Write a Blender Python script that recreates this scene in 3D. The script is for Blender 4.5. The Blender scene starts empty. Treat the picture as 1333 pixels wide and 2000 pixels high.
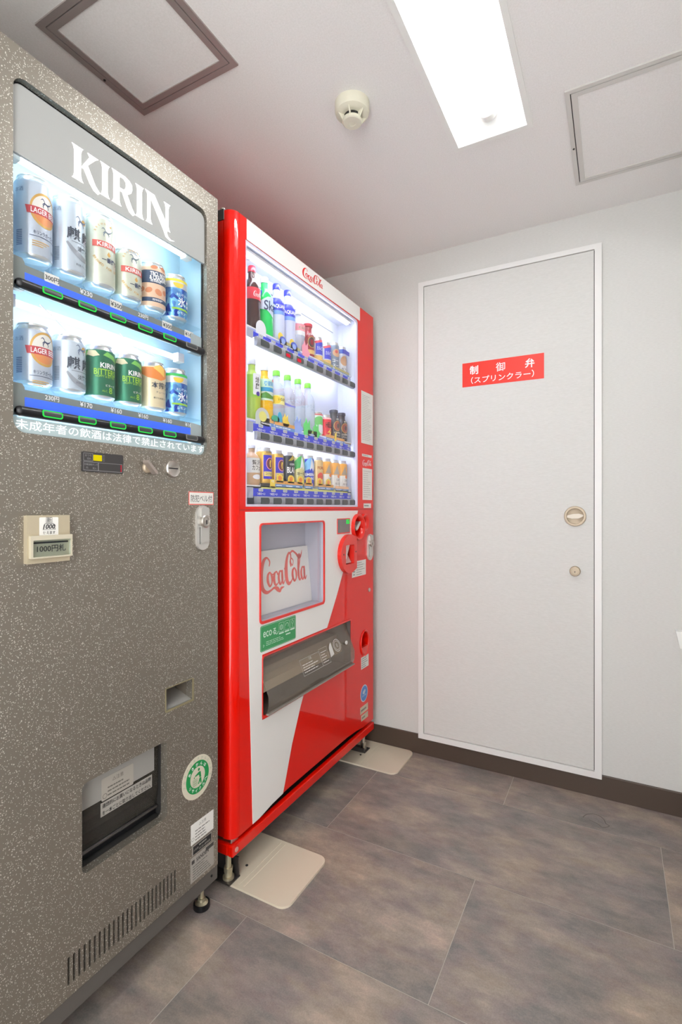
import bpy, bmesh, math, random
from mathutils import Vector, Matrix
from mathutils.geometry import tessellate_polygon
random.seed(7)
PI = math.pi
SC = bpy.context.scene
COL = SC.collection

# ------------------------------------------------------------------ camera, world, exposure
cam_d = bpy.data.cameras.new('camera'); cam = bpy.data.objects.new('camera', cam_d); COL.objects.link(cam)
cam.location = (0.8967, -2.0205, 1.0304)
cam.rotation_euler = (PI/2, 0, math.radians(28.49))
cam_d.sensor_fit = 'HORIZONTAL'; cam_d.sensor_width = 36
cam_d.lens = 987.05/1333*36
cam_d.shift_y = -9.03/1333
cam_d.clip_start = 0.02
SC.camera = cam
SC.view_settings.view_transform = 'Standard'; SC.view_settings.look = 'None'
SC.view_settings.gamma = 1; SC.view_settings.use_curve_mapping = False
SC.view_settings.exposure = 0.20
world = bpy.data.worlds.new('world'); SC.world = world; world.use_nodes = True
world.node_tree.nodes['Background'].inputs[0].default_value = (0.985, 0.99, 1.0, 1)
WORLD = 6.2
world.node_tree.nodes['Background'].inputs[1].default_value = WORLD
TUBE = 60.0          # ceiling fluorescent tube emission
CASE_GREY = 15      # lamps in the grey machine
CASE_RED = 19.0       # lamps in the red machine

# ------------------------------------------------------------------ colour / materials
def lin(c):
    c = c/255.0
    return c/12.92 if c <= 0.04045 else ((c+0.055)/1.055)**2.4
def rgb(r, g, b): return (lin(r), lin(g), lin(b), 1)
MATS = {}
def mat(name, col=(200,200,200), rough=0.5, metal=0.0, coat=0.0, emit=0.0, spec=0.5, ecol=None):
    if name in MATS: return MATS[name]
    m = bpy.data.materials.new(name); m.use_nodes = True
    b = m.node_tree.nodes['Principled BSDF']
    b.inputs['Base Color'].default_value = rgb(*col)
    b.inputs['Roughness'].default_value = rough
    b.inputs['Metallic'].default_value = metal
    b.inputs['Coat Weight'].default_value = coat
    b.inputs['Specular IOR Level'].default_value = spec
    if emit:
        b.inputs['Emission Color'].default_value = rgb(*(ecol or col)); b.inputs['Emission Strength'].default_value = emit
    MATS[name] = m
    return m
def nt(m): return m.node_tree.nodes, m.node_tree.links, m.node_tree.nodes['Principled BSDF']
def glassy(name, tint=(255,255,255), rough=0.02, ior=1.45, haze=0.0, hazecol=(220,225,228)):
    m = bpy.data.materials.new(name); m.use_nodes = True
    n, l = m.node_tree.nodes, m.node_tree.links; n.clear()
    out = n.new('ShaderNodeOutputMaterial'); mx = n.new('ShaderNodeMixShader'); tr = n.new('ShaderNodeBsdfTransparent'); gl = n.new('ShaderNodeBsdfGlossy')
    g = n.new('ShaderNodeNewGeometry'); dt = n.new('ShaderNodeVectorMath'); dt.operation = 'DOT_PRODUCT'   # Schlick, the same from both sides of a pane
    l.new(g.outputs['Normal'], dt.inputs[0]); l.new(g.outputs['Incoming'], dt.inputs[1])
    def M(op, a, b):
        q = n.new('ShaderNodeMath'); q.operation = op
        for k, x in enumerate((a, b)):
            if x is None: continue
            if isinstance(x, (int, float)): q.inputs[k].default_value = x
            else: l.new(x, q.inputs[k])
        return q.outputs[0]
    r0 = ((ior-1)/(ior+1))**2
    fr = M('ADD', M('MULTIPLY', M('POWER', M('SUBTRACT', 1.0, M('ABSOLUTE', dt.outputs['Value'], None)), 5.0), 1-r0), r0)
    tr.inputs[0].default_value = rgb(*tint); gl.inputs['Roughness'].default_value = rough
    l.new(fr, mx.inputs[0]); l.new(gl.outputs[0], mx.inputs[2])
    if haze:
        df = n.new('ShaderNodeBsdfDiffuse'); df.inputs[0].default_value = rgb(*hazecol)
        m2 = n.new('ShaderNodeMixShader'); m2.inputs[0].default_value = haze
        l.new(tr.outputs[0], m2.inputs[1]); l.new(df.outputs[0], m2.inputs[2]); l.new(m2.outputs[0], mx.inputs[1])
    else: l.new(tr.outputs[0], mx.inputs[1])
    l.new(mx.outputs[0], out.inputs[0]); MATS[name] = m
    return m
def emit(name, col, s):
    m = bpy.data.materials.new(name); m.use_nodes = True
    n, l = m.node_tree.nodes, m.node_tree.links; n.clear()
    out = n.new('ShaderNodeOutputMaterial'); e = n.new('ShaderNodeEmission')
    e.inputs[0].default_value = rgb(*col); e.inputs[1].default_value = s; l.new(e.outputs[0], out.inputs[0]); MATS[name] = m
    return m

def wallpaper(name, col, sx, sy, sz, bump=0.12):
    m = mat(name, col, 0.75, spec=0.25); n, l, b = nt(m)
    g = n.new('ShaderNodeNewGeometry'); mp = n.new('ShaderNodeMapping'); mp.inputs['Scale'].default_value = (sx, sy, sz)
    no = n.new('ShaderNodeTexNoise'); no.inputs['Scale'].default_value = 1; no.inputs['Detail'].default_value = 4
    l.new(g.outputs['Position'], mp.inputs[0]); l.new(mp.outputs[0], no.inputs[0])
    bp = n.new('ShaderNodeBump'); bp.inputs['Strength'].default_value = bump; bp.inputs['Distance'].default_value = 0.002
    l.new(no.outputs[0], bp.inputs['Height']); l.new(bp.outputs[0], b.inputs['Normal'])
    r = n.new('ShaderNodeMixRGB'); r.blend_type = 'MULTIPLY'; r.inputs[1].default_value = rgb(*col)
    cr = n.new('ShaderNodeValToRGB'); cr.color_ramp.elements[0].color = (0.93,0.93,0.92,1); cr.color_ramp.elements[1].color = (1,1,1,1)
    cr.color_ramp.elements[0].position = 0.3; cr.color_ramp.elements[1].position = 0.7
    l.new(no.outputs[0], cr.inputs[0]); r.inputs[0].default_value = 1; l.new(cr.outputs[0], r.inputs[2]); l.new(r.outputs[0], b.inputs['Base Color'])
    return m
M_WALL = wallpaper('wallpaper', (217,216,212), 90, 90, 420)
M_DOORP = wallpaper('door_vinyl', (218,217,213), 70, 70, 380)
M_CEIL = wallpaper('ceiling_paper', (240,238,236), 260, 260, 90, 0.08)
M_FRAME = mat('door_frame_white', (232,231,228), 0.4)
M_BASE = mat('baseboard_brown', (78,64,54), 0.45)
M_GROUT = mat('grout', (186,178,168), 0.8)
M_BLACK = mat('black_plastic', (18,19,22), 0.35)
M_DARK = mat('dark_recess', (32,31,30), 0.6)
M_STEEL = mat('brushed_steel', (200,195,188), 0.28, 1.0)
M_ZINC = mat('zinc_bolt', (210,202,174), 0.38, 0.8)
M_DKSTEEL = mat('dark_steel', (92,88,86), 0.4, 0.8)
M_SILVER = mat('silver_lock', (205,203,198), 0.32, 0.55)
M_BRASS = mat('nickel_ring', (176,160,138), 0.42, 0.30)
M_WHITE = mat('white_plastic', (236,236,232), 0.4)
M_CREAM = mat('cream_plastic', (222,218,198), 0.45)
M_PLATE = mat('cream_steel_plate', (222,210,188), 0.38, coat=0.15)
M_RED = mat('red_paint', (226,14,0), 0.3, coat=0.7, spec=0.1)
M_REDP = mat('red_plastic', (226,38,26), 0.3, coat=0.3)
M_WPANEL = mat('white_panel', (234,232,228), 0.35, coat=0.2)
M_GREYBEAM = mat('grey_beam', (98,94,89), 0.5, 0.2)
M_INK = mat('black_ink', (28,28,30), 0.6)
M_INKG = mat('grey_ink', (120,118,115), 0.6)
M_INKB = mat('navy_ink', (38,52,92), 0.5)
M_INKW = mat('white_ink', (245,245,245), 0.5)
M_INKR = mat('red_ink', (220,38,32), 0.5)
M_INKP = mat('faded_red_ink', (230,104,96), 0.5)
M_GOLD = mat('gold_ink', (204,160,84), 0.4, 0.3)
M_GREEN = mat('green_ink', (20,140,72), 0.5)
M_LIME = mat('lime_ink', (150,200,60), 0.5)
M_SIGN = mat('sign_red', (232,50,34), 0.4)
M_PAPER = mat('paper_white', (228,226,220), 0.6)
M_STK = mat('sticker_silver', (176,172,164), 0.5, 0.3)
M_BLUESTRIP = mat('blue_strip', (40,92,220), 0.5, emit=0.35, ecol=(50,105,240))
M_BLUETAG = mat('blue_tag_strip', (42,58,214), 0.5)
M_GREYSTRIP = mat('grey_strip', (122,130,128), 0.5)
M_LINERB = mat('pale_blue_liner', (178,208,222), 0.45)
M_LINERW = mat('white_liner', (214,220,236), 0.45)
M_TUBE = emit('tube_glow', (250,253,255), TUBE)
M_TUBEB = emit('case_lamp_grey', (228,246,255), CASE_GREY)
M_TUBER = emit('case_lamp_red', (240,244,255), CASE_RED)
M_KLETTER = emit('backlit_letter', (255,255,250), 1.6)
M_LEDG = emit('green_led', (60,230,90), 0.9)
M_LEDR = emit('red_led', (240,30,60), 0.8)
M_LEDY = emit('yellow_led', (240,220,20), 0.8)
M_GLASS = glassy('window_glass')
M_ACRYL = glassy('clear_acrylic', (244,250,252), 0.05, 1.3)
M_FLAP = glassy('tinted_flap', (232,226,218), 0.10, 1.4, 0.13, (206,198,188))
M_SMOKEF = glassy('smoke_flap', (205,202,198), 0.015, 1.4, 0.07, (160,156,150))
M_WATER = glassy('clear_bottle', (246,250,254), 0.05, 1.3, 0.30, (236,240,248))
M_BAND = mat('header_band', (164,165,162), 0.55)
M_DIFF = mat('lower_light_band', (164,180,182), 0.5, emit=0.10, ecol=(210,230,235))
M_LITINK = mat('lit_white_ink', (250,250,250), 0.5, emit=0.55)
M_ALU = mat('hatch_aluminium', (168,158,154), 0.42, 0.35)
M_HWHITE = mat('hatch_white_frame', (208,205,200), 0.42, 0.1)
M_REFLECT = mat('white_reflector', (240,240,238), 0.4)

def speckle():
    m = mat('speckled_grey_paint', (112,106,98), 0.40, 0.62, coat=0.15); n, l, b = nt(m)
    g = n.new('ShaderNodeTexCoord')
    def flecks(scale, thr, pick, seed):
        mp = n.new('ShaderNodeMapping'); mp.inputs['Location'].default_value = (seed, seed, seed); l.new(g.outputs['Object'], mp.inputs[0])
        ns = n.new('ShaderNodeTexNoise'); ns.inputs['Scale'].default_value = 220; l.new(mp.outputs[0], ns.inputs[0])
        ad = n.new('ShaderNodeMixRGB'); ad.blend_type = 'ADD'; ad.inputs[0].default_value = 0.0022
        l.new(mp.outputs[0], ad.inputs[1]); l.new(ns.outputs['Color'], ad.inputs[2])
        v = n.new('ShaderNodeTexVoronoi'); v.inputs['Scale'].default_value = scale; l.new(ad.outputs[0], v.inputs[0])
        a = n.new('ShaderNodeMath'); a.operation = 'LESS_THAN'; a.inputs[1].default_value = thr; l.new(v.outputs['Distance'], a.inputs[0])
        s = n.new('ShaderNodeSeparateColor'); l.new(v.outputs['Color'], s.inputs[0])
        c = n.new('ShaderNodeMath'); c.operation = 'LESS_THAN'; c.inputs[1].default_value = pick; l.new(s.outputs[0], c.inputs[0])
        r = n.new('ShaderNodeMath'); r.operation = 'MULTIPLY'; l.new(a.outputs[0], r.inputs[0]); l.new(c.outputs[0], r.inputs[1])
        return r
    f1 = flecks(235, 0.27, 0.26, 0.0); f2 = flecks(420, 0.31, 0.20, 3.1)
    mx = n.new('ShaderNodeMath'); mx.operation = 'MAXIMUM'; l.new(f1.outputs[0], mx.inputs[0]); l.new(f2.outputs[0], mx.inputs[1])
    c = n.new('ShaderNodeMixRGB'); c.inputs[1].default_value = rgb(139,132,121); c.inputs[2].default_value = rgb(222,217,206)
    l.new(mx.outputs[0], c.inputs[0]); l.new(c.outputs[0], b.inputs['Base Color'])
    return m
M_SPECK = speckle()

def tile_mat():
    m = mat('floor_tile_vinyl', (90,84,80), 0.42, spec=0.4); n, l, b = nt(m)
    g = n.new('ShaderNodeNewGeometry'); oi = n.new('ShaderNodeObjectInfo')
    mul = n.new('ShaderNodeVectorMath'); mul.operation = 'SCALE'; mul.inputs['Scale'].default_value = 37.0
    cb = n.new('ShaderNodeCombineXYZ'); l.new(oi.outputs['Random'], cb.inputs[0]); l.new(oi.outputs['Random'], cb.inputs[1]); l.new(oi.outputs['Random'], cb.inputs[2])
    l.new(cb.outputs[0], mul.inputs[0])
    ad = n.new('ShaderNodeVectorMath'); ad.operation = 'ADD'; l.new(g.outputs['Position'], ad.inputs[0]); l.new(mul.outputs[0], ad.inputs[1])
    def noise(sx, sy, det, rough=0.6):
        mp = n.new('ShaderNodeMapping'); mp.inputs['Scale'].default_value = (sx, sy, 1); l.new(ad.outputs[0], mp.inputs[0])
        t = n.new('ShaderNodeTexNoise'); t.inputs['Scale'].default_value = 1; t.inputs['Detail'].default_value = det; t.inputs['Roughness'].default_value = rough
        l.new(mp.outputs[0], t.inputs[0]); return t
    def ramp(src, stops):
        r = n.new('ShaderNodeValToRGB'); e = r.color_ramp.elements
        while len(e) < len(stops): e.new(0.5)
        for k, (p, c) in enumerate(stops): e[k].position = p; e[k].color = rgb(*c)
        l.new(src.outputs[0], r.inputs[0]); return r
    a = ramp(noise(5, 9, 6), [(0.28, (172,165,160)), (0.5, (196,188,181)), (0.72, (218,209,199))])
    w = ramp(noise(14, 30, 5, 0.7), [(0.34, (100,100,103)), (0.5, (128,127,126)), (0.64, (158,150,143))])
    hue = ramp(noise(3.2, 4.5, 3), [(0.38, (120,122,130)), (0.5, (128,128,128)), (0.64, (140,132,123))])
    x1 = n.new('ShaderNodeMixRGB'); x1.blend_type = 'OVERLAY'; x1.inputs[0].default_value = 0.6; l.new(a.outputs[0], x1.inputs[1]); l.new(w.outputs[0], x1.inputs[2])
    x2 = n.new('ShaderNodeMixRGB'); x2.blend_type = 'OVERLAY'; x2.inputs[0].default_value = 0.42; l.new(x1.outputs[0], x2.inputs[1]); l.new(hue.outputs[0], x2.inputs[2])
    fine = ramp(noise(300, 300, 2), [(0.3, (232,232,232)), (0.7, (255,255,255))])
    x3 = n.new('ShaderNodeMixRGB'); x3.blend_type = 'MULTIPLY'; x3.inputs[0].default_value = 1; l.new(x2.outputs[0], x3.inputs[1]); l.new(fine.outputs[0], x3.inputs[2])
    l.new(x3.outputs[0], b.inputs['Base Color'])
    return m
M_TILE = tile_mat()

# ------------------------------------------------------------------ frames: (u right, v up, w towards viewer) -> world
def FX(u, v, w): return (w, u, v)        # faces looking along +x (machine fronts)
def FY(u, v, w): return (u, -w, v)       # back wall, looking along -y
def FZ(u, v, w): return (u, v, w)        # flat on the floor
def FC(u, v, w): return (u, -v, -w)      # on the ceiling, looking down (v = -y, w = -z)

class MB:
    """collects geometry for one mesh; vertices are world coordinates"""
    def __init__(s): s.v = []; s.f = []; s.m = []; s.smooth = False
    def add(s, vs, fs, mi=0):
        o = len(s.v); s.v += [tuple(p) for p in vs]; s.f += [tuple(i+o for i in f) for f in fs]; s.m += [mi]*len(fs); return s
    def box(s, x0, x1, y0, y1, z0, z1, mi=0):
        vs = [(x,y,z) for x in (x0,x1) for y in (y0,y1) for z in (z0,z1)]
        return s.add(vs, [(0,1,3,2),(4,6,7,5),(0,4,5,1),(2,3,7,6),(0,2,6,4),(1,5,7,3)], mi)
    def prism(s, F, outer, w0, w1, holes=(), mi=0, back=True):
        loops = [outer]+list(holes); flat = [p for lp in loops for p in lp]
        tris = tessellate_polygon([[Vector((p[0],p[1],0)) for p in lp] for lp in loops])
        def up(t):
            a, b, c = (flat[i] for i in t); return (b[0]-a[0])*(c[1]-a[1])-(b[1]-a[1])*(c[0]-a[0]) > 0
        tris = [tuple(t) if up(t) else tuple(reversed(t)) for t in tris]
        s.add([F(p[0],p[1],w1) for p in flat], tris, mi)
        if w0 == w1: return s
        if back: s.add([F(p[0],p[1],w0) for p in flat], [tuple(reversed(t)) for t in tris], mi)
        for k, lp in enumerate(loops):
            area = sum(lp[i][0]*lp[(i+1)%len(lp)][1]-lp[(i+1)%len(lp)][0]*lp[i][1] for i in range(len(lp)))
            q = list(lp) if (area > 0) == (k == 0) else list(reversed(lp)); N = len(q)
            s.add([F(p[0],p[1],w0) for p in q]+[F(p[0],p[1],w1) for p in q], [(i,(i+1)%N,(i+1)%N+N,i+N) for i in range(N)], mi)
        return s
    def lathe(s, prof, c=(0,0,0), n=24, axis='z'):
        """prof: [(r, h, mat index of the ring above)]"""
        vs = []; fs = []
        for (r, h, *_) in prof:
            for k in range(n):
                a = 2*PI*k/n
                p = (r*math.cos(a), r*math.sin(a), h)
                if axis == 'x': p = (p[2], p[0], p[1])
                if axis == 'y': p = (p[0], -p[2], p[1])
                if axis == '-z': p = (p[0], -p[1], -p[2])
                vs.append((p[0]+c[0], p[1]+c[1], p[2]+c[2]))
        o = len(s.v); s.v += vs
        for i in range(len(prof)-1):
            mi = prof[i][2] if len(prof[i]) > 2 else 0
            for k in range(n):
                s.f.append((o+i*n+k, o+i*n+(k+1)%n, o+(i+1)*n+(k+1)%n, o+(i+1)*n+k)); s.m.append(mi)
        s.f.append(tuple(o+k for k in reversed(range(n)))); s.m.append(prof[0][2] if len(prof[0])>2 else 0)
        s.f.append(tuple(o+(len(prof)-1)*n+k for k in range(n))); s.m.append(prof[-1][2] if len(prof[-1])>2 else 0)
        s.smooth = True; return s
    def tube(s, pts, r, n=8):
        pts = [Vector(p) for p in pts]; rings = []
        for i, p in enumerate(pts):
            d = (pts[min(i+1,len(pts)-1)]-pts[max(i-1,0)]).normalized()
            a = d.cross(Vector((0,0,1)) if abs(d.z) < 0.9 else Vector((1,0,0))).normalized(); b = d.cross(a)
            rings.append([p+a*(r*math.cos(2*PI*k/n))+b*(r*math.sin(2*PI*k/n)) for k in range(n)])
        vs = [q for rg in rings for q in rg]
        fs = [(i*n+k, (i+1)*n+k, (i+1)*n+(k+1)%n, i*n+(k+1)%n) for i in range(len(pts)-1) for k in range(n)]
        fs += [tuple(range(n)), tuple(reversed(range((len(pts)-1)*n, len(pts)*n)))]
        s.smooth = True; return s.add(vs, fs)
    def openbox(s, F, u0, u1, v0, v1, w0, w1, mi=0, t=0.004):
        """recess liner with wall thickness, open towards the viewer"""
        s.prism(F, rect(u0-t,v0-t,u1+t,v1+t), w0-t, w0, mi=mi)
        return s.prism(F, rect(u0-t,v0-t,u1+t,v1+t), w0, w1, [rect(u0,v0,u1,v1)], mi=mi)

def rect(u0, v0, u1, v1): return [(u0,v0),(u1,v0),(u1,v1),(u0,v1)]
def rr(u0, v0, u1, v1, r, n=5, corners=(1,1,1,1)):
    pts = []
    for k, (cu, cv) in enumerate(((u0+r,v0+r),(u1-r,v0+r),(u1-r,v1-r),(u0+r,v1-r))):
        if corners[k]:
            for i in range(n+1):
                a = PI+k*PI/2+i*PI/2/n; pts.append((cu+r*math.cos(a), cv+r*math.sin(a)))
        else: pts.append(((u0,v0),(u1,v0),(u1,v1),(u0,v1))[k])
    return pts
def ell(cu, cv, a, b=None, n=28):
    b = a if b is None else b
    return [(cu+a*math.cos(2*PI*k/n), cv+b*math.sin(2*PI*k/n)) for k in range(n)]

def wpos(o):
    p = Vector(o.location)
    while o.parent: o = o.parent; p += Vector(o.location)
    return p
def obj(name, mb, ms, parent=None, at=None, bevel=0, angle=35):
    """link one mesh object; `at` is its origin in the world"""
    if not isinstance(ms, (list, tuple)): ms = [ms]
    base = wpos(parent) if parent else Vector((0,0,0))
    o0 = Vector(at) if at is not None else base
    me = bpy.data.meshes.new(name)
    me.from_pydata([(p[0]-o0.x, p[1]-o0.y, p[2]-o0.z) for p in mb.v], [], mb.f)
    for m in ms: me.materials.append(m)
    me.polygons.foreach_set('material_index', mb.m)
    me.update()
    if mb.smooth:
        me.polygons.foreach_set('use_smooth', [True]*len(me.polygons)); me.set_sharp_from_angle(angle=math.radians(angle))
    o = bpy.data.objects.new(name, me); COL.objects.link(o); o.location = o0-base
    if parent: o.parent = parent
    if bevel:
        b = o.modifiers.new('bevel', 'BEVEL'); b.width = bevel; b.segments = 2; b.limit_method = 'ANGLE'; b.angle_limit = math.radians(50)
    return o
def thing(name, loc, label, cat, group=None):
    o = bpy.data.objects.new(name, None); COL.objects.link(o); o.location = loc; o.empty_display_size = 0.05
    o['label'] = label; o['category'] = cat
    if group: o['group'] = group
    return o
def struct(o): o['kind'] = 'structure'; return o

# ------------------------------------------------------------------ lettering
_TXT = {}
def text_geo(s, bold=0.0, shear=0.0, spacing=1.0):
    """(verts2d, faces) of a string, normalised so that its ink box starts at 0,0"""
    key = (s, bold, shear, spacing)
    if key in _TXT: return _TXT[key]
    if bold:                                     # outline offset can throw spikes on dense characters: step back to a lighter weight
        base = text_geo(s, 0.0, shear, spacing)
        for k in (1.0, .6, .35, .15):
            g = _text_raw(s, bold*k, shear, spacing)
            if g[2] < base[2]+bold*3 and g[3] < base[3]+bold*3: _TXT[key] = g; return g
        _TXT[key] = base; return base
    _TXT[key] = _text_raw(s, 0.0, shear, spacing)
    return _TXT[key]
def _text_raw(s, bold, shear, spacing):
    cu = bpy.data.curves.new('lettering', 'FONT'); cu.body = s; cu.size = 1; cu.fill_mode = 'FRONT'; cu.resolution_u = 3
    cu.offset = bold; cu.shear = shear; cu.space_character = spacing; cu.align_x = 'LEFT'
    o = bpy.data.objects.new('lettering_tmp', cu)
    COL.objects.link(o); bpy.context.view_layer.update()
    me = o.to_mesh()
    vs = [(v.co.x, v.co.y) for v in me.vertices]; fs = [tuple(p.vertices) for p in me.polygons]
    o.to_mesh_clear(); bpy.data.objects.remove(o); bpy.data.curves.remove(cu)
    if not vs: return ([], [], 1, 1)
    x0 = min(v[0] for v in vs); y0 = min(v[1] for v in vs); x1 = max(v[0] for v in vs); y1 = max(v[1] for v in vs)
    return ([(a-x0, b-y0) for a, b in vs], fs, x1-x0, y1-y0)
def put_text(mb, F, s, cu, cv, h=None, w=None, z=0.0, bold=0.0, shear=0.0, spacing=1.0, mi=0, rot=0.0):
    """centre a string at (cu, cv); h and/or w set its ink size"""
    vs, fs, tw, th = text_geo(s, bold, shear, spacing)
    if not vs: return mb
    sy = h/th if h else w/tw
    sx = w/tw if w else sy
    c, sn = math.cos(rot), math.sin(rot)
    out = []
    for a, b in vs:
        a = (a-tw/2)*sx; b = (b-th/2)*sy
        out.append(F(cu+a*c-b*sn, cv+a*sn+b*c, z))
    return mb.add(out, fs, mi)
def ribbon(mb, F, pts, z, sc=1.0, ou=0.0, ov=0.0, slant=0.0, sv=None, mi=0, steps=8):
    """brush stroke through (u, v, width) points"""
    sv = sv or sc; P = []
    for i in range(len(pts)-1):
        p0 = pts[max(i-1,0)]; p1 = pts[i]; p2 = pts[i+1]; p3 = pts[min(i+2,len(pts)-1)]
        for k in range(steps):
            t = k/steps
            P.append([0.5*((2*p1[j])+(-p0[j]+p2[j])*t+(2*p0[j]-5*p1[j]+4*p2[j]-p3[j])*t*t+(-p0[j]+3*p1[j]-3*p2[j]+p3[j])*t**3) for j in range(3)])
    P.append(list(pts[-1])); vs = []
    for i, p in enumerate(P):
        a = P[max(i-1,0)]; b = P[min(i+1,len(P)-1)]; dx, dy = b[0]-a[0], b[1]-a[1]; L = math.hypot(dx,dy) or 1
        for sg in (1,-1):
            x = p[0]-dy/L*p[2]/2*sg; y = p[1]+dx/L*p[2]/2*sg
            vs.append(F(ou+(x+slant*y)*sc, ov+y*sv, z))
    return mb.add(vs, [(2*i, 2*i+1, 2*i+3, 2*i+2) for i in range(len(P)-1)], mi)
def script_logo(mb, F, u0, v0, width, height, z, mi=0, fat=1.0):
    """flowing two-word script logo; box of 3.15 x 1.35 units"""
    S = []
    S.append([(.60,.70,.03),(.66,.86,.05),(.50,1.0,.05),(.30,.90,.10),(.13,.62,.15),(.06,.28,.16),(.12,-.02,.13),(.34,-.16,.08),(.60,-.12,.05),(.82,-.06,.06),(1.02,-.13,.12),(1.16,-.22,.06),(1.25,-.13,.07),(1.46,-.10,.01)])
    for c in (.60, 2.22): S.append([(c+.02,.50,.04),(c-.11,.40,.08),(c-.14,.2,.1),(c-.05,.03,.06),(c+.08,.10,.05),(c+.13,.30,.09),(c+.06,.46,.05),(c+.02,.50,.03)])
    S.append([(.72,.44,.02),(.80,.40,.03),(.92,.46,.04)])
    S.append([(1.10,.36,.06),(1.05,.47,.04),(.94,.44,.05),(.85,.28,.10),(.86,.10,.09),(.96,.02,.05),(1.10,.10,.02)])
    for c in (1.30, 2.86):
        S.append([(c+.06,.44,.04),(c-.05,.47,.05),(c-.15,.3,.09),(c-.14,.1,.09),(c-.06,.02,.05),(c+.04,.14,.04),(c+.09,.36,.05)])
        S.append([(c+.10,.50,.07),(c+.08,.3,.09),(c+.07,.1,.08),(c+.12,.02,.05),(c+.24,.14,.02)])
    S.append([(1.55,.50,.05),(1.63,.54,.06),(1.68,.50,.03)])
    S.append([(2.02,.56,.05),(1.98,.74,.05),(2.08,.86,.04),(2.20,.76,.03),(2.12,.60,.03),(2.02,.74,.04),(2.06,.98,.06),(1.94,1.06,.06),(1.78,.86,.10),(1.67,.5,.14),(1.66,.16,.14),(1.76,-.02,.10),(1.94,.02,.05),(2.10,.2,.02)])
    S.append([(2.02,1.04,.05),(2.20,1.12,.05),(2.42,1.02,.06),(2.60,.88,.09),(2.74,.88,.07),(2.82,.98,.04),(2.90,1.12,.01)])
    S.append([(2.44,.18,.03),(2.58,.5,.05),(2.70,.86,.05),(2.66,.98,.04),(2.58,.84,.06),(2.53,.5,.09),(2.51,.14,.09),(2.58,.02,.05),(2.70,.12,.02)])
    for s in S: ribbon(mb, F, [(a, b, c*fat) for a, b, c in s], z, width/3.15, u0, v0, 0.0, height/1.34, mi)
    return mb
def bars(mb, F, u0, v0, u1, v1, rows, z, mi=0, seed=1, fill=0.5):
    """rows of print too small to read"""
    rnd = random.Random(seed); h = (v1-v0)/rows
    for r in range(rows):
        u = u0; v = v1-(r+0.5)*h; end = u0+(u1-u0)*rnd.uniform(0.55, 1)
        while u < end-1e-4:
            L = min(rnd.uniform(.08,.22)*(u1-u0), end-u)
            mb.prism(F, rect(u, v-h*fill/2, u+L*0.85, v+h*fill/2), z, z, mi=mi); u += L
    return mb
def wrap(mb, c, R, step=0.004):
    """bend flat geometry drawn with F=FX-like (w,u,v) about the vertical axis at c=(x,y); u measured from c.y"""
    bm = bmesh.new(); vs = [bm.verts.new(p) for p in mb.v]
    for f, mi in zip(mb.f, mb.m):
        try: bm.faces.new([vs[i] for i in f]).material_index = mi
        except ValueError: pass
    ys = [p[1] for p in mb.v]; k = math.floor(min(ys)/step)
    while k*step < max(ys):
        bmesh.ops.bisect_plane(bm, geom=bm.verts[:]+bm.edges[:]+bm.faces[:], dist=1e-6, plane_co=(0,k*step,0), plane_no=(0,1,0)); k += 1
    out = MB(); bm.verts.index_update(); bm.verts.ensure_lookup_table()
    for v in bm.verts:
        th = (v.co.y-c[1])/R; r = R+v.co.x
        out.v.append((c[0]+r*math.cos(th), c[1]+r*math.sin(th), v.co.z))
    for f in bm.faces: out.f.append(tuple(v.index for v in f.verts)); out.m.append(f.material_index)
    bm.free(); out.smooth = True; return out
# ================================================================== the room
ZC = 2.088; XL = -0.78; XR = 1.14; YB = -2.5
fl = struct(obj('floor', MB().box(XL-.1, XR+.1, YB-.1, .1, -.06, -.0007), M_GROUT))
def floor_tiles():
    rows = [(-.2117, 0.0, .556), (-.6130, -.2117, .0805)]
    y = -.6130; k = 0
    while y > YB: rows.append((y-.4013, y, (.556, .0805)[k % 2])); y -= .4013; k += 1
    for (y0, y1, xj) in rows:
        x = xj-.938*3
        while x < XR:
            a, b = max(x, XL), min(x+.938, XR); c = max(y0, YB)
            if b-a > .01 and y1-c > .01:
                g = .0008
                obj('floor_tile', MB().box(a+g, b-g, c+g, y1-g, -.0006, 0), M_TILE, fl, at=((a+b)/2, (c+y1)/2, 0), bevel=.0003)
            x += .938
floor_tiles()
sm = MB(); ribbon(sm, FZ, [(a, b, .0022) for a, b in ((.802,-.161),(.813,-.137),(.833,-.123),(.852,-.127),(.864,-.141),(.871,-.162),(.880,-.172),(.862,-.189),(.849,-.178),(.835,-.171),(.821,-.166))], .0004)
obj('scuff_mark', sm, mat('scuff_brown', (92,82,76), .6), fl)
struct(obj('wall_back', MB().box(XL-.1, XR+.1, 0, .1, 0, ZC+.1), M_WALL))
struct(obj('wall_left', MB().box(XL-.1, XL, YB, 0, 0, ZC+.1), M_WALL))
struct(obj('wall_right', MB().box(XR, XR+.1, YB, 0, 0, ZC+.1), M_WALL))
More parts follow.
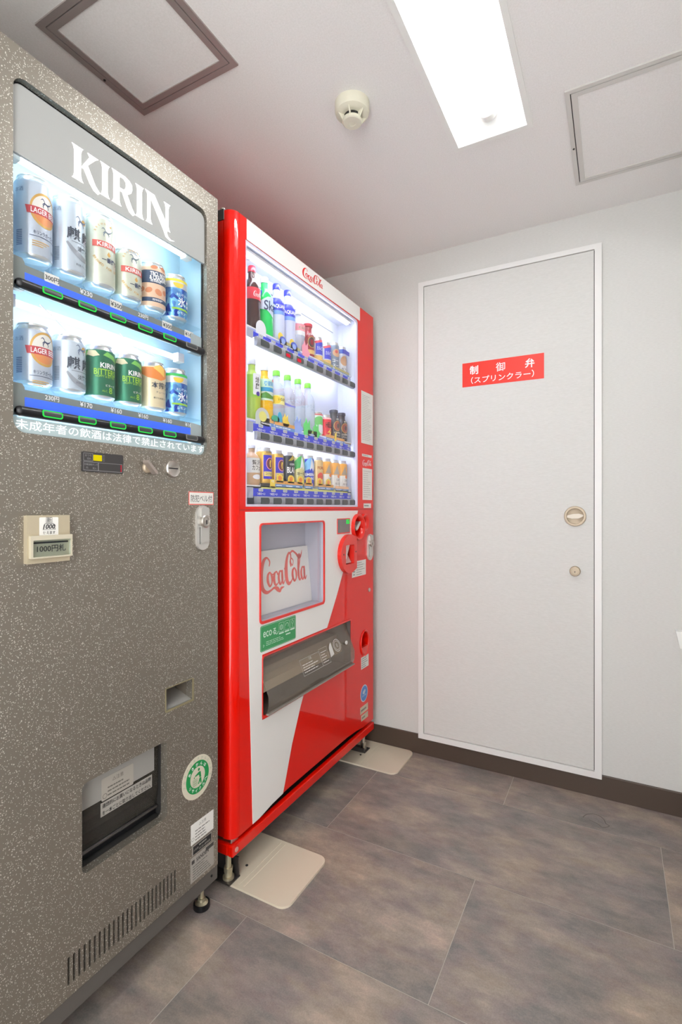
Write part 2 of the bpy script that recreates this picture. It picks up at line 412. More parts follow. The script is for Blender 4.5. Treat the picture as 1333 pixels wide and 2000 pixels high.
# unseen near wall, added; its invented doorway shapes the world light from behind
struct(obj('added_wall_front', MB().prism(FY, rect(XL-.1, 0, XR+.1, ZC+.1), -YB, -YB+.1, [rect(.40, .001, XR-.01, 2.06)]), M_WALL))
LAMP = (.492, .684, -1.17, -.552)       # x0 x1 y0 y1 of the light opening
def hole(L): return rect(L[0], -L[3], L[1], -L[2])
struct(obj('ceiling', MB().prism(FC, rect(XL-.1, -.1, XR+.1, -YB+.1), -ZC-.05, -ZC, [hole(LAMP)]), M_CEIL))
bb = MB()
bb.prism(lambda u,v,w: (w, v, u), [(.0,-.006),(.081,-.006),(.079,-.0035),(.081,0),(0,0)][:1]+[(.078,-.006),(.081,-.004),(.081,0),(0,0)], XL, XR)
struct(obj('baseboard_back', bb, M_BASE))
struct(obj('baseboard_right', MB().box(XR-.006, XR, YB, -.006, 0, .081), M_BASE))
struct(obj('baseboard_left', MB().box(XL, XL+.006, YB, -.006, 0, .081), M_BASE))

def ceiling_light(L, label):
    x0, x1, y0, y1 = L; xm = (x0+x1)/2
    t = thing('ceiling_light', (xm, (y0+y1)/2, ZC), label, 'ceiling light')
    f = MB().prism(FC, rect(x0-.014, -y1-.014, x1+.014, -y0+.014), -ZC, -ZC+.004, [rect(x0+.001, -y1+.001, x1-.001, -y0-.001)])
    obj('lip', f, M_WHITE, t, bevel=.001)
    h = .075; a, b = x0+.055, x1-.055; c, d = y0+.06, y1-.06
    vs = [(x0,y0,ZC),(x1,y0,ZC),(x1,y1,ZC),(x0,y1,ZC),(a,c,ZC+h),(b,c,ZC+h),(b,d,ZC+h),(a,d,ZC+h)]
    q = MB().add(vs, [(0,1,5,4),(1,2,6,5),(2,3,7,6),(3,0,4,7),(4,5,6,7)])
    q.add([(p[0]+(.003 if p[0]>xm else -.003), p[1], p[2]+.004) for p in vs], [(0,4,5,1),(1,5,6,2),(2,6,7,3),(3,7,4,0),(4,7,6,5)])
    obj('reflector', q, M_REFLECT, t)
    zt = ZC+.036
    obj('fluorescent_tube', MB().tube([(xm, y0+.075, zt), (xm, y1-.062, zt)], .0145, 16), M_TUBE, t)
    for yy, s in ((y1-.052, 1), (y0+.052, -1)):
        m = MB(); m.lathe([(.0235, -.012), (.025, -.010), (.025, .010), (.0235, .012)], (xm, yy, zt), 24, 'y')
        m.box(xm-.012, xm+.012, yy-.01, yy+.01, zt+.012, ZC+h*.93)
        obj('lamp_holder', m, M_WHITE, t)
    return t
ceiling_light(LAMP, 'recessed white fluorescent ceiling light with one bare tube above the floor')

def ceiling_hatch(x0, x1, y0, y1, w1, gap, w2, m, label):
    t = thing('ceiling_hatch', ((x0+x1)/2, (y0+y1)/2, ZC), label, 'access hatch')
    def R(d): return rect(x0+d, -y1+d, x1-d, -y0-d)
    obj('outer_frame', MB().prism(FC, R(0), -ZC, -ZC+.004, [R(w1)]), m, t, bevel=.001)
    obj('inner_frame', MB().prism(FC, R(w1+gap), -ZC, -ZC+.0045, [R(w1+gap+w2)]), m, t, bevel=.0012)
    obj('hatch_panel', MB().prism(FC, R(w1+gap+w2), -ZC, -ZC+.002), M_CEIL, t)
    obj('hatch_gap', MB().prism(FC, R(w1), -ZC, -ZC+.0006, [R(w1+gap)]), M_DARK, t)
    obj('latch', MB().lathe([(.003, 0), (.003, .0015)], (x0+w1/2+.001, (y0+y1)/2+(.02), ZC-.0045), 10, '-z'), M_DARK, t)
    return t
ceiling_hatch(-.218, .107, -1.370, -1.078, .0145, .002, .0145, M_ALU, 'square aluminium framed ceiling hatch above the grey vending machine')
ceiling_hatch(.783, 1.118, -.6205, -.197, .012, .0025, .014, M_HWHITE, 'pale framed ceiling hatch beside the lamp, at the right edge')

t = thing('smoke_detector', (.2905, -.842, ZC), 'round cream smoke detector on the ceiling beside the lamp', 'smoke detector')
obj('base', MB().lathe([(.0455, 0), (.0455, .020), (.0435, .026), (.034, .031), (.028, .032)], (.2905, -.842, ZC), 36, '-z'), M_CREAM, t)
obj('sensor_chamber', MB().lathe([(.0215, .032), (.0215, .042)], (.2905, -.842, ZC), 28, '-z'), M_DARK, t)
obj('sensor_cap', MB().lathe([(.0250, .0415), (.0258, .043), (.0255, .049), (.023, .051), (.010, .0515), (.009, .0505)], (.2905, -.842, ZC), 28, '-z'), M_CREAM, t)
for k in range(6):
    a = PI/6+k*PI/3+.25; m = MB(); c, s = math.cos(a), math.sin(a)
    vs = []
    for (r, h) in ((.022,.030),(.038,.030),(.0245,.050),(.022,.050)):
        for q in (-.0014, .0014): vs.append((.2905+r*c-q*s, -.842+r*s+q*c, ZC-h))
    m.add(vs, [(0,2,4,6),(1,7,5,3),(0,1,3,2),(2,3,5,4),(4,5,7,6),(6,7,1,0)])
    obj('rib', m, M_CREAM, t)
obj('indicator', MB().lathe([(.0022, .030), (.0022, .0325)], (.2905-.024, -.842-.021, ZC), 8, '-z'), M_DARK, t)

# ------------------------------------------------------------------ the door in the back wall
d = bpy.data.objects.new('door_1', None); COL.objects.link(d); d.location = (.515, 0, 0); struct(d)
FR = (.1745, .0690, .8555, 1.9660)
obj('door_frame', MB().prism(FY, rect(*FR), 0, .014, [rect(.1965, .0915, .8325, 1.9480)]), M_FRAME, d, bevel=.0015)
obj('door_leaf', MB().prism(FY, rect(.1982, .0935, .8302, 1.9462), 0, .0085), M_DOORP, d, bevel=.0008)
obj('door_gap', MB().prism(FY, rect(.1965, .0915, .8325, 1.9480), 0, .0015, [rect(.1982, .0935, .8302, 1.9462)]), M_DARK, d)
sg = obj('door_sign', MB().prism(FY, rect(.3589, 1.5105, .6645, 1.6055), .0085, .0095), M_SIGN, d)
tx = MB()
for ch, x in (('制', .405), ('御', .507), ('弁', .614)): put_text(tx, FY, ch, x, 1.5742, h=.0345, z=.0098, bold=.022)
put_text(tx, FY, '（スプリンクラー）', .5115, 1.5338, h=.0275, w=.236, z=.0098, bold=.008)
obj('lettering', tx, M_INKW, sg)
hd = MB().lathe([(.0365, 0), (.0365, .004), (.0345, .006), (.0285, .0062), (.0275, .002), (.026, .0012)], (.7695, -.0085, .9985), 40, 'y')
h = obj('flush_handle', hd, M_BRASS, d)
m = MB()
m.prism(FY, [(.7695+p[0], .9985+p[1]) for p in ((-.027,-.005),(-.010,-.009),(.010,-.009),(.027,.000),(.027,.005),(.012,.009),(-.006,.008),(-.026,.003))], .0095, .0165)
obj('thumb_turn', m, mat('thumb_nickel', (206,196,182), 0.45, 0.2), h, bevel=.0015)
lk = obj('door_lock', MB().lathe([(.0185, 0), (.0185, .006), (.016, .012), (.012, .0125), (.0115, .0115)], (.7695, -.0085, .7997), 30, 'y'), M_BRASS, d)
m = MB().prism(FY, ell(.7695, .7985, .0018, .0018, 10), .020, .0212); m.prism(FY, rect(.7689, .7945, .7701, .7985), .020, .0212)
obj('keyhole', m, M_BLACK, lk)

# small white box on the back wall, cut by the right edge of the photo
t = thing('wall_box', (1.11, 0, .60), 'small white box on the back wall at the right edge', 'wall box')
obj('box_body', MB().prism(FY, [(1.0725,.6235),(1.0840,.5720),(1.1395,.5720),(1.1395,.6235)], 0, .040), M_WHITE, t, bevel=.003)
obj('box_cover', MB().prism(FY, [(1.0715,.6245),(1.0835,.5700),(1.1398,.5700),(1.1398,.6245)], .040, .045), M_WHITE, t, bevel=.002)

# ------------------------------------------------------------------ steel plates on the floor under the red machine
def floor_plate(y0, y1, x0, x1, label):
    t = thing('floor_plate', ((x0+x1)/2, (y0+y1)/2, 0), label, 'floor plate', 'anti-tip floor plates')
    m = MB().prism(FZ, rr(x0, y0, x1, y1, .028, 6, (0,1,1,0)), 0, .006)
    obj('plate', m, M_PLATE, t, bevel=.002)
    m = MB()
    for xx in (-.004, .012): m.box(xx, xx+.004, y0+.012, y1-.012, .006, .0068)
    obj('pressed_rib', m, M_PLATE, t)
    obj('rivet', MB().lathe([(.004, 0), (.004, .0012), (.002, .002)], (-.03, (y0+y1)/2-.03, .006), 12), M_DARK, t)
    return t
floor_plate(-.957, -.740, -.34, .160, 'cream steel floor plate under the near corner of the red machine')
floor_plate(-.218, -.0085, -.34, .156, 'cream steel floor plate beside the brown baseboard and back wall')
# ================================================================== grey speckled beer machine
KX = .006
KY0, KY1 = -1.74, -1.0385
km = thing('beer_vending_machine', (-.35, (KY0+KY1)/2, 0), 'tall speckled grey vending machine with two rows of beer cans', 'vending machine', 'vending machines')
WIN = (-1.5365, 1.158, -1.0775, 1.7635)
CH = (-1.4115, .330, -1.2040, .5035)
RET = (-1.2085, .5690, -1.1265, .6215)
win = rr(*WIN, .022, 6)
slots = []
for k in range(25):
    u = -1.4380+k*(.2572/24); slots.append(rr(u-.0023, .1445, u+.0023, .1965, .0022, 3))
m = MB().prism(FX, rect(KY0, .1215, KY1, 1.8150), KX-.02, KX, [win, rr(*CH, .012, 4), rr(*RET, .004, 2)]+slots)
obj('front_panel', m, M_SPECK, km, bevel=.0022)
m = MB().prism(FX, rect(KY0, .1215, KY1, 1.8150), -.125, KX-.0215, [rect(KY0+.02, .14, KY1-.0045, 1.795)])
m.box(-.70, -.1255, KY0, KY1, .1215, 1.8150)
obj('cabinet', m, M_SPECK, km)
obj('vent_backing', MB().box(-.05, -.045, -1.46, -1.15, .13, .21), M_DARK, km)
m = MB().box(-.70, KX-.006, KY0+.004, KY1+.006, .0800, .1165); obj('base_beam', m, M_GREYBEAM, km, bevel=.002)
obj('beam_screw', MB().lathe([(.003, 0), (.003, .002)], (KX-.006, -1.055, .100), 10, 'x'), M_DARK, km)
obj('top_strip', MB().box(-.08, KX-.004, KY0, -1.556, 1.8150, 1.829), M_CREAM, km, bevel=.002)
for fx, fy in ((-.041, -1.0465), (-.041, -1.69), (-.62, -1.0495), (-.62, -1.69)):
    ft = obj('foot', MB().lathe([(.0205, 0), (.0215, .002), (.0205, .0135), (.0185, .0145), (.0165, .0125)], (fx, fy, 0), 28), M_BLACK, km)
    m = MB().lathe([(.0165, .0125), (.010, .017), (.0095, .024), (.0055, .025), (.0055, .081)], (fx, fy, 0), 20)
    obj('foot_bolt', m, M_ZINC, ft)
# display case
lb = MB().openbox(FX, WIN[0]+.001, WIN[2]-.001+.006, WIN[1]+.001, WIN[3]-.001, -.092, KX-.021)
case = obj('display_case', lb, M_LINERB, km)
obj('gasket_shadow_ring', MB().prism(FX, win, KX-.016, KX-.0125, [rr(WIN[0]+.004, WIN[1]+.003, WIN[2]-.004, WIN[3]-.006, .019, 6)]), M_BLACK, km)  # black gasket ring, also painting in the dark shadow line of the recess
obj('window_glass', MB().prism(FX, rect(WIN[0]+.0008, 1.1850, WIN[2]-.0008, 1.6345), KX-.0060, KX-.0045), M_GLASS, km)
hb = obj('header_band', MB().prism(FX, rr(WIN[0]+.0012, 1.6350, WIN[2]-.0012, WIN[3]-.0075, .018, 6, (0,0,1,1)), KX-.0118, KX-.0065), M_BAND, km)
# serif letters, lit from behind
L = {}
def stem(x0, x1, y0=0, y1=1, s=.07): 
    return [(x0-s,y0),(x1+s,y0),(x1+s*.4,y0+.05),(x1,y0+.16),(x1,y1-.16),(x1+s*.4,y1-.05),(x1+s,y1),(x0-s,y1),(x0-s*.4,y1-.05),(x0,y1-.16),(x0,y0+.16),(x0-s*.4,y0+.05)]
m = MB()
def glyph(polys, y0, y1, z0, z1):
    us = [p[0] for o_, _ in polys for p in o_ if p[1] > -.05]; a0, a1 = min(us), max(us)
    f = lambda p: (y0+(p[0]-a0)/(a1-a0)*(y1-y0), z0+p[1]*(z1-z0))
    for outer, holes in polys: m.prism(FX, [f(p) for p in outer], KX-.0064, KX-.0052, [[f(p) for p in h] for h in holes], back=False)
bowl = [(.30,1.0),(.62,1.0),(.82,.95),(.93,.86),(.95,.73),(.89,.59),(.74,.49),(.56,.46),(.30,.46)]
KG = [(stem(.10,.36,0,1,.09), []), ([(.36,.44),(.42,.54),(.68,.90),(.60,1.0),(1.04,1.0),(.92,.92),(.60,.60),(.50,.44)], []), ([(.42,.50),(.60,.64),(.92,.14),(1.10,0),(1.02,-.08),(.84,-.03),(.68,.12)], [])]
RG = [(stem(.10,.36,0,1,.09), []), (bowl, [[(.36,.90),(.54,.90),(.63,.84),(.66,.73),(.61,.61),(.52,.56),(.36,.56)]]), ([(.46,.49),(.70,.50),(.94,.14),(1.08,0),(.98,-.08),(.80,-.02),(.68,.12)], [])]
NG = [(stem(.07,.19,0,1,.07), []), ([(-.02,1.0),(.34,1.0),(.86,.30),(.86,.0),(.90,-.08),(1.02,-.13),(1.18,-.11),(.98,-.18),(.80,-.13),(.70,.06),(.20,.80),(.04,.93)], []), (stem(.80,.92,.1,1,.08), [])]
glyph(KG, -1.4285, -1.3690, 1.6515, 1.7155); glyph([(stem(.1,.34,0,1,.09), [])], -1.3690, -1.3470, 1.6515, 1.7165)
glyph(RG, -1.3430, -1.2860, 1.6515, 1.7180); glyph([(stem(.1,.34,0,1,.09), [])], -1.2855, -1.2635, 1.6515, 1.7195); glyph(NG, -1.2600, -1.1890, 1.6530, 1.7215)
obj('lettering', m, M_KLETTER, hb)
# lower band with the notice about minors
lbp = obj('lower_band', MB().prism(FX, rr(WIN[0]+.002, WIN[1]+.0015, WIN[2]-.002, 1.1845, .018, 6, (1,1,0,0)), KX-.0118, KX-.0070), M_DIFF, km)
m = MB(); put_text(m, FX, '未成年者の飲酒は法律で禁止されています', (WIN[0]+WIN[2])/2+.001, 1.1735, h=.0175, w=.448, z=KX-.0064)
obj('lettering', m, M_LITINK, lbp)
def case_tube(z, x, y0, y1, mm, host, r=.006):
    o = obj('lamp_tube', MB().tube([(x, y0, z), (x, y1, z)], r, 12), mm, host)
    for yy in (y0-.004, y1+.004):
        obj('lamp_socket', MB().box(x-.009, x+.009, yy-.010, yy+.010, z-.010, z+.012), M_WHITE, host, bevel=.001)
case_tube(1.648, -.030, -1.515, -1.115, M_TUBEB, case, .008)
case_tube(1.3955, -.045, -1.515, -1.125, M_TUBEB, case)
case_tube(1.178, -.030, -1.520, -1.100, M_TUBEB, case, .007)
obj('lamp_cable', MB().tube([(-.030,-1.47,1.402),(-.035,-1.44,1.388),(-.05,-1.40,1.372),(-.066,-1.372,1.372),(-.074,-1.358,1.366)], .0012, 6), M_WHITE, case)
obj('lamp_cable', MB().tube([(-.030,-1.30,1.400),(-.035,-1.26,1.384),(-.035,-1.20,1.378),(-.035,-1.15,1.383),(-.035,-1.13,1.392)], .0010, 6), M_WHITE, case)
# shelves: clear acrylic plate, price strip, black button bar
KPITCH = .06765; KC0 = -1.4722
for zi, (zb, prices, lit) in enumerate((
        (1.4770, ['300円','¥230','¥300','230円','¥300','¥160'], 5),
        (1.2490, ['230円','¥170','¥160','¥160','¥160','¥160'], 5))):
    zs = (1.4135, 1.1955)[zi]
    sh = obj('shelf', MB().box(-.0915, KX-.022, WIN[0]+.003, WIN[2]+.001, zb-.003, zb), M_ACRYL, km)
    obj('grey_price_strip', MB().box(-.0140, -.0105, -1.5095, -1.117, zs+.0275, zs+.0405), M_GREYSTRIP, sh)
    obj('blue_strip', MB().box(-.0140, -.0095, -1.5095, -1.117, zs+.0040, zs+.0275), M_BLUESTRIP, sh)
    obj('end_bracket', MB().prism(FX, [(-1.5335,zs-.006),(-1.5095,zs-.006),(-1.5095,zs+.044),(-1.514,zs+.050),(-1.5335,zs+.050)], -.020, -.0085), M_GREYSTRIP, sh, bevel=.001)
    obj('end_bracket', MB().prism(FX, [(-1.117,zs-.006),(-1.0795,zs-.006),(-1.0795,zs+.038),(-1.117,zs+.041)], -.020, -.0085), mat('bracket_grey', (170,182,184), .5), sh, bevel=.001)
    for i, p in enumerate(prices):
        yc = KC0+.012+KPITCH*i
        card = zi == 0 and i in (0, 2, 4, 5)
        if card: obj('price_card', MB().prism(FX, rect(yc-.0135, zs+.0265, yc+.0135, zs+.0430), -.0105, -.0092), M_PAPER, sh)
        obj('price_lettering', put_text(MB(), FX, p, yc, zs+.0342, h=.0096, z=-.0089, bold=.012), M_INK if card else M_INKW, sh)
    bar = MB().tube([(.0025, -1.5245, zs), (.0025, -1.0905, zs)], .0088, 20)
    bar.lathe([(.0088, 0), (.0075, .004), (.004, .007)], (.0025, -1.0905, zs), 20, 'y')
    for (yy, dr) in ((-1.5245, -1), (-1.0905, 1)):
        bar.add([(.0025+math.cos(a)*r*.0088, yy+dr*q*.0075, zs+math.sin(a)*r*.0088) for (r, q) in ((1,0),(.8,.6),(.4,.92)) for a in [2*PI*k/20 for k in range(20)]],
                [(j*20+k, j*20+(k+1)%20, (j+1)*20+(k+1)%20, (j+1)*20+k) for j in range(2) for k in range(20)])
    bo = obj('button_bar', bar, M_BLACK, km)
    for i in range(6):
        yc = KC0+.0006+KPITCH*i
        def FB(u, v, w, zs=zs):
            a = v/.0090; r = .0088+w
            return (.0025+r*math.cos(a+.12), u, zs+r*math.sin(a+.12))
        m = MB().prism(FB, rr(yc-.0185, -.0062, yc+.0185, .0062, .004, 4), 0, .0016, [rr(yc-.0165, -.0043, yc+.0165, .0043, .003, 4)])
        obj('button_ring', m, M_LEDG if i < lit else M_INKG, bo)
        obj('button', MB().prism(FB, rr(yc-.0165, -.0043, yc+.0165, .0043, .003, 4), 0, .0010), mat('button_face', (58,62,62), .35), bo)
# --- controls
led = obj('control_display', MB().prism(FX, rr(-1.4135, 1.0990, -1.3220, 1.1372, .003, 3), KX, KX+.0025), mat('display_grey', (58,56,56), .35), km, bevel=.0006)
m = MB()
def frame2(mm, F, r, t, z): mm.prism(F, rect(*r), z, z, [rect(r[0]+t, r[1]+t, r[2]-t, r[3]-t)])
for r in ((-1.4105,1.1195,-1.3905,1.1345),(-1.4105,1.1015,-1.3790,1.1180),(-1.3790,1.1015,-1.3245,1.1180)): frame2(m, FX, r, .0007, KX+.0028)
for k in range(5): m.prism(FX, rect(-1.3700,1.1215+k*.0028,-1.3650,1.1220+k*.0028), KX+.0028, KX+.0028)
put_text(m, FX, 'おつり', -1.4005, 1.1300, h=.0042, z=KX+.0028); put_text(m, FX, '切れ', -1.3985, 1.1240, h=.0042, z=KX+.0028)
put_text(m, FX, '付属自販タンク', -1.3948, 1.1130, h=.0038, w=.028, z=KX+.0028); put_text(m, FX, '円', -1.4030, 1.1062, h=.004, z=KX+.0028); put_text(m, FX, '投入', -1.3870, 1.1062, h=.004, z=KX+.0028)
obj('lettering', m, mat('display_line', (150,150,150), .5), led)
obj('lit_sign', MB().prism(FX, rr(-1.3895,1.1210,-1.3715,1.1325,.001,2), KX+.0025, KX+.0034), M_LEDY, led)
m = MB()
for k in range(3): put_text(m, FX, '8', -1.3275, 1.1048+k*.0048, h=.0042, w=.0030, z=KX+.0030)
obj('red_digits', m, M_LEDR, led)
lv = obj('return_lever', MB().lathe([(.0120, 0), (.0120, .003), (.0095, .006)], (KX, -1.2600, 1.1165), 26, 'x'), M_BRASS, km)
m = MB(); m.add([FX(-1.260+a*.7071-b*.7071*.6, 1.1165-a*.7071-b*.6, KX+w) for w in (.004, .020) for (a, b) in ((-.019,-.003),(.017,-.004),(.020,.000),(.016,.005),(-.017,.005),(-.021,.001))],
      [(0,1,2,3,4,5)[::-1], (6,7,8,9,10,11)]+[(i,(i+1)%6,(i+1)%6+6,i+6) for i in range(6)])
obj('lever_blade', m, mat('lever_nickel', (170,158,150), .4, .5), lv, bevel=.001)
cs = obj('coin_slot', MB().lathe([(.0200, 0), (.0200, .004), (.0180, .0065), (.0165, .0055), (.008, .0045)], (KX, -1.1895, 1.1188), 36, 'x'), M_STEEL, km)
obj('slot_gap', MB().prism(FX, rr(-1.2020,1.1180,-1.1770,1.1204,.001,2), KX+.0050, KX+.0060), M_BLACK, cs)
for tx_, yy, zz, hh, ww in (('おつり・返却', -1.2580, 1.1480, .0068, None), ('コイン投入口', -1.1900, 1.1475, .0068, None), ('¥500・100・50・10', -1.1885, 1.0905, .0066, .046)):
    obj('lettering', put_text(MB(), FX, tx_, yy, zz, h=hh, w=ww, z=KX+.0004), M_INKG, km)
bs = obj('alarm_sticker', MB().prism(FX, rect(-1.1385,1.0365,-1.0540,1.0685), KX, KX+.0005), mat('sticker_pink_red', (226,116,108), .5), km)
obj('sticker_face', MB().prism(FX, rect(-1.1360,1.0390,-1.0565,1.0660), KX+.0005, KX+.0007), M_PAPER, bs)
m = MB(); put_text(m, FX, '防犯ベル付', -1.0962, 1.0522, h=.0170, w=.072, z=KX+.0010); obj('lettering', m, M_INK, bs)
def lock_handle(cy, zt, zb, x, parent, w=.0425):
    r = w/2
    hp = obj('lock_handle', MB().prism(FX, rr(cy-r, zb, cy+r, zt, r*.98, 8), x, x+.006), M_SILVER, parent, bevel=.002)
    obj('grip', MB().prism(FX, rr(cy-r*.45, zb+.018, cy+r*.75, zt-.050, .002, 3), x+.006, x+.0095), M_SILVER, hp, bevel=.001)
    obj('grip_top', MB().prism(FX, rr(cy-r*.55, zt-.030, cy+r*.70, zt-.004, .006, 4), x+.006, x+.012), M_SILVER, hp, bevel=.002)
    obj('lock_cylinder', MB().lathe([(.0155, 0), (.0155, .007), (.0135, .009), (.009, .0092), (.0088, .0082)], (x+.006, cy+r*.12, zt-.038), 28, 'x'), M_STEEL, hp)
    obj('keyhole', MB().prism(FX, rect(cy+r*.12-.0012, zt-.045, cy+r*.12+.0012, zt-.035), x+.0140, x+.0150), M_BLACK, hp)
    obj('grip_gap', MB().prism(FX, rect(cy-r*.58, zb+.0145, cy-r*.50, zt-.052), x+.006, x+.0064), M_DARK, hp)
    return hp
lock_handle(-1.0958, 1.0345, .9265, KX, km)
# bill validator
bv = obj('bill_acceptor', MB().prism(FX, rect(-1.5195,.9330,-1.4425,1.0165), KX, KX+.010), mat('champagne_metal', (190,178,152), .4, .25), km, bevel=.0015)
obj('acceptor_bezel', MB().prism(FX, rect(-1.5165,.9420,-1.4415,.9815), KX+.010, KX+.0165, [rect(-1.5125,.9445,-1.4440,.9735)]), mat('champagne_bezel', (206,198,176), .35, .2), bv, bevel=.001)
obj('bill_slot', MB().prism(FX, rr(-1.5085,.9672,-1.4465,.9702,.001,3), KX+.0102, KX+.0112), M_DARK, bv)
obj('bezel_window', MB().prism(FX, rect(-1.5125,.9445,-1.4440,.9735), KX+.0135, KX+.0145), M_ACRYL, bv)
m = MB(); put_text(m, FX, '1000円札', -1.4795, .9585, h=.0125, w=.052, z=KX+.0150, bold=.012); obj('lettering', m, M_INK, bv)
ns = obj('bill_sticker', MB().prism(FX, rr(-1.4985,.9800,-1.4645,1.0130,.002,3), KX+.010, KX+.0105), M_PAPER, bv)
m = MB(); put_text(m, FX, '新', -1.4815, 1.0080, h=.0085, z=KX+.0110); put_text(m, FX, '1000', -1.4815, .9965, h=.0082, w=.022, z=KX+.0110, bold=.02, shear=.2)
put_text(m, FX, '使えます', -1.4815, .9860, h=.0058, w=.022, z=KX+.0110, bold=.01)
tp = [(-1.4930,.9910),(-1.4700,.9910),(-1.4735,1.0020),(-1.4895,1.0020)]; ti = [(-1.4920,.9916),(-1.4710,.9916),(-1.4740,1.0014),(-1.4890,1.0014)]
m.prism(FX, tp, KX+.011, KX+.011, [ti]); frame2(m, FX, (-1.4870,1.0030,-1.4760,1.0128), .0005, KX+.011)
obj('lettering', m, M_INK, ns)
# coin return
rt = obj('coin_return', MB().openbox(FX, RET[0], RET[2], RET[1], RET[3], -.055, KX-.0205, t=.003), mat('return_brown', (120,110,98), .4, .3), km)
obj('return_frame', MB().prism(FX, rr(RET[0]-.0012, RET[1]-.002, RET[2]+.004, RET[3]+.0005, .003, 3), KX, KX+.0015, [rect(RET[0]+.001, RET[1]+.003, RET[2]-.001, RET[3]-.001)]), mat('return_rim', (158,148,116), .35, .4), rt)
obj('return_tray', MB().add([(-.054,RET[0],RET[1]+.022),(-.054,RET[2],RET[1]+.022),(KX-.004,RET[2],RET[1]+.003),(KX-.004,RET[0],RET[1]+.003),(-.054,RET[0],RET[1]),(-.054,RET[2],RET[1]),(KX-.004,RET[2],RET[1]),(KX-.004,RET[0],RET[1])],[(3,2,1,0),(4,5,6,7),(0,4,7,3),(2,6,5,1),(7,6,2,3),(0,1,5,4)]), M_SILVER, rt)
# delivery chute with smoked flap
ch = obj('delivery_chute', MB().openbox(FX, CH[0], CH[2], CH[1], CH[3], -.115, KX-.0205, t=.003), mat('chute_black', (44,43,42), .5), km)
def profile_sheet(mb, prof, y0, y1, t=.002):
    n = len(prof)
    mb.add([(p[0], y, p[1]) for y in (y0, y1) for p in prof]+[(p[0]-t, y, p[1]) for y in (y0, y1) for p in prof],
           [(i, n+i, n+i+1, i+1) for i in range(n-1)]+[(2*n+i, 2*n+i+1, 3*n+i+1, 3*n+i) for i in range(n-1)]); return mb
fl_ = obj('chute_flap', profile_sheet(MB(), [(KX-.026, CH[3]-.003), (KX-.026, CH[1]+.060), (KX-.032, CH[1]+.020)], CH[0]+.002, CH[2]-.002), M_SMOKEF, km)
obj('flap_reflection', MB().box(KX-.0295, KX-.02585, CH[0]+.003, CH[2]-.014, CH[3]-.067, CH[3]-.004), mat('reflection_grey', (150,148,143), .4), ch)  # grey plate stands in for the bright wall's reflection on the flap
m = MB().box(-.060, -.030, CH[0]+.001, CH[2]-.001, CH[1]+.001, CH[1]+.030); m.box(-.080, -.060, CH[0]+.001, CH[2]-.001, CH[1]+.001, CH[1]+.055); obj('chute_tray', m, M_BLACK, ch)
obj('chute_edge', MB().tube([(-.024, CH[0]+.003, CH[1]+.019), (-.024, CH[2]-.003, CH[1]+.019)], .0035, 8), M_DKSTEEL, ch)
st = obj('notice_sticker', MB().prism(FX, rect(-1.3535,.4020,-1.2245,.4300), KX-.0257, KX-.0253), M_STK, fl_)
m = MB(); put_text(m, FX, '連続的にお買いになるときは品物', -1.2890, .4225, h=.0092, w=.122, z=KX-.0250, bold=.012); put_text(m, FX, 'を一本ごとに取り出してください。', -1.2890, .4085, h=.0092, w=.122, z=KX-.0250, bold=.012)
obj('notice_lettering', m, M_INK, fl_)
obj('caution_sticker', MB().prism(FX, rr(-1.3515,.4325,-1.2745,.4780,.003,3), KX-.0257, KX-.0253), mat('sticker_grey', (166,160,150), .5), fl_)
m = MB(); put_text(m, FX, '△注意', -1.3130, .4680, h=.0085, z=KX-.0250); bars(m, FX, -1.3375, .436, -1.2795, .459, 3, KX-.0250, seed=4, fill=.35)
m.prism(FX, ell(-1.3440,.4410,.0052), KX-.0250, KX-.0250, [ell(-1.3440,.4410,.0042)]); obj('caution_lettering', m, mat('ink_mid', (96,92,86), .6), fl_)
# recycling sticker
RC = (-1.1095, .3770)
rs = obj('recycling_sticker', MB().prism(FX, ell(*RC, .0505, .0510, 48), KX, KX+.0005), mat('sticker_cream', (214,206,186), .5), km)
m = MB().prism(FX, ell(*RC, .0380, .0385, 48), KX+.0008, KX+.0008, [ell(*RC, .0245, .0250, 48)])
m.prism(FX, ell(RC[0]+.004, RC[1]+.0165, .0032, .0036, 16), KX+.0008, KX+.0008)
for poly in ([(-.009,.006),(.004,.011),(.010,.010),(.012,-.004),(.006,-.004),(.004,.004),(-.008,.003)], [(.006,-.005),(.012,-.005),(.013,-.019),(.009,-.019),(.008,-.012),(.004,-.019),(.001,-.018)], [(-.013,.002),(-.009,.005),(-.0095,.001),(-.012,-.001)]):
    m.prism(FX, [(RC[0]+a, RC[1]+b) for a, b in poly], KX+.0008, KX+.0008)
for a in (-.016,-.0125,-.009,-.0055,-.002): m.prism(FX, rect(RC[0]+a, RC[1]-.018, RC[0]+a+.0007, RC[1]-.003), KX+.0008, KX+.0008)
for b in (-.018,-.013,-.008,-.0035): m.prism(FX, rect(RC[0]-.016, RC[1]+b, RC[0]-.0013, RC[1]+b+.0007), KX+.0008, KX+.0008)
obj('green_emblem', m, M_GREEN, rs)
for s, a0, a1, R_, up in (('あきかんは', 150, 40, .0313, 1), ('リサイクルへ', 215, 330, .0313, -1)):
    m = MB()
    for k, c_ in enumerate(s):
        a = math.radians(a0+(a1-a0)*k/(len(s)-1)); put_text(m, FX, c_, RC[0]+R_*math.cos(a), RC[1]+R_*math.sin(a), h=.0078, z=KX+.0012, bold=.015, rot=a-PI/2 if up > 0 else a+PI/2)
    obj('white_lettering', m, M_INKW, rs)
m = MB()
s = 'プルタブはあきかんにいれて'
for k, c_ in enumerate(s):
    a = math.radians(190-(190+15)*k/(len(s)-1)); put_text(m, FX, c_, RC[0]+.0440*math.cos(a), RC[1]+.0440*math.sin(a), h=.0062, z=KX+.0009, rot=a-PI/2)
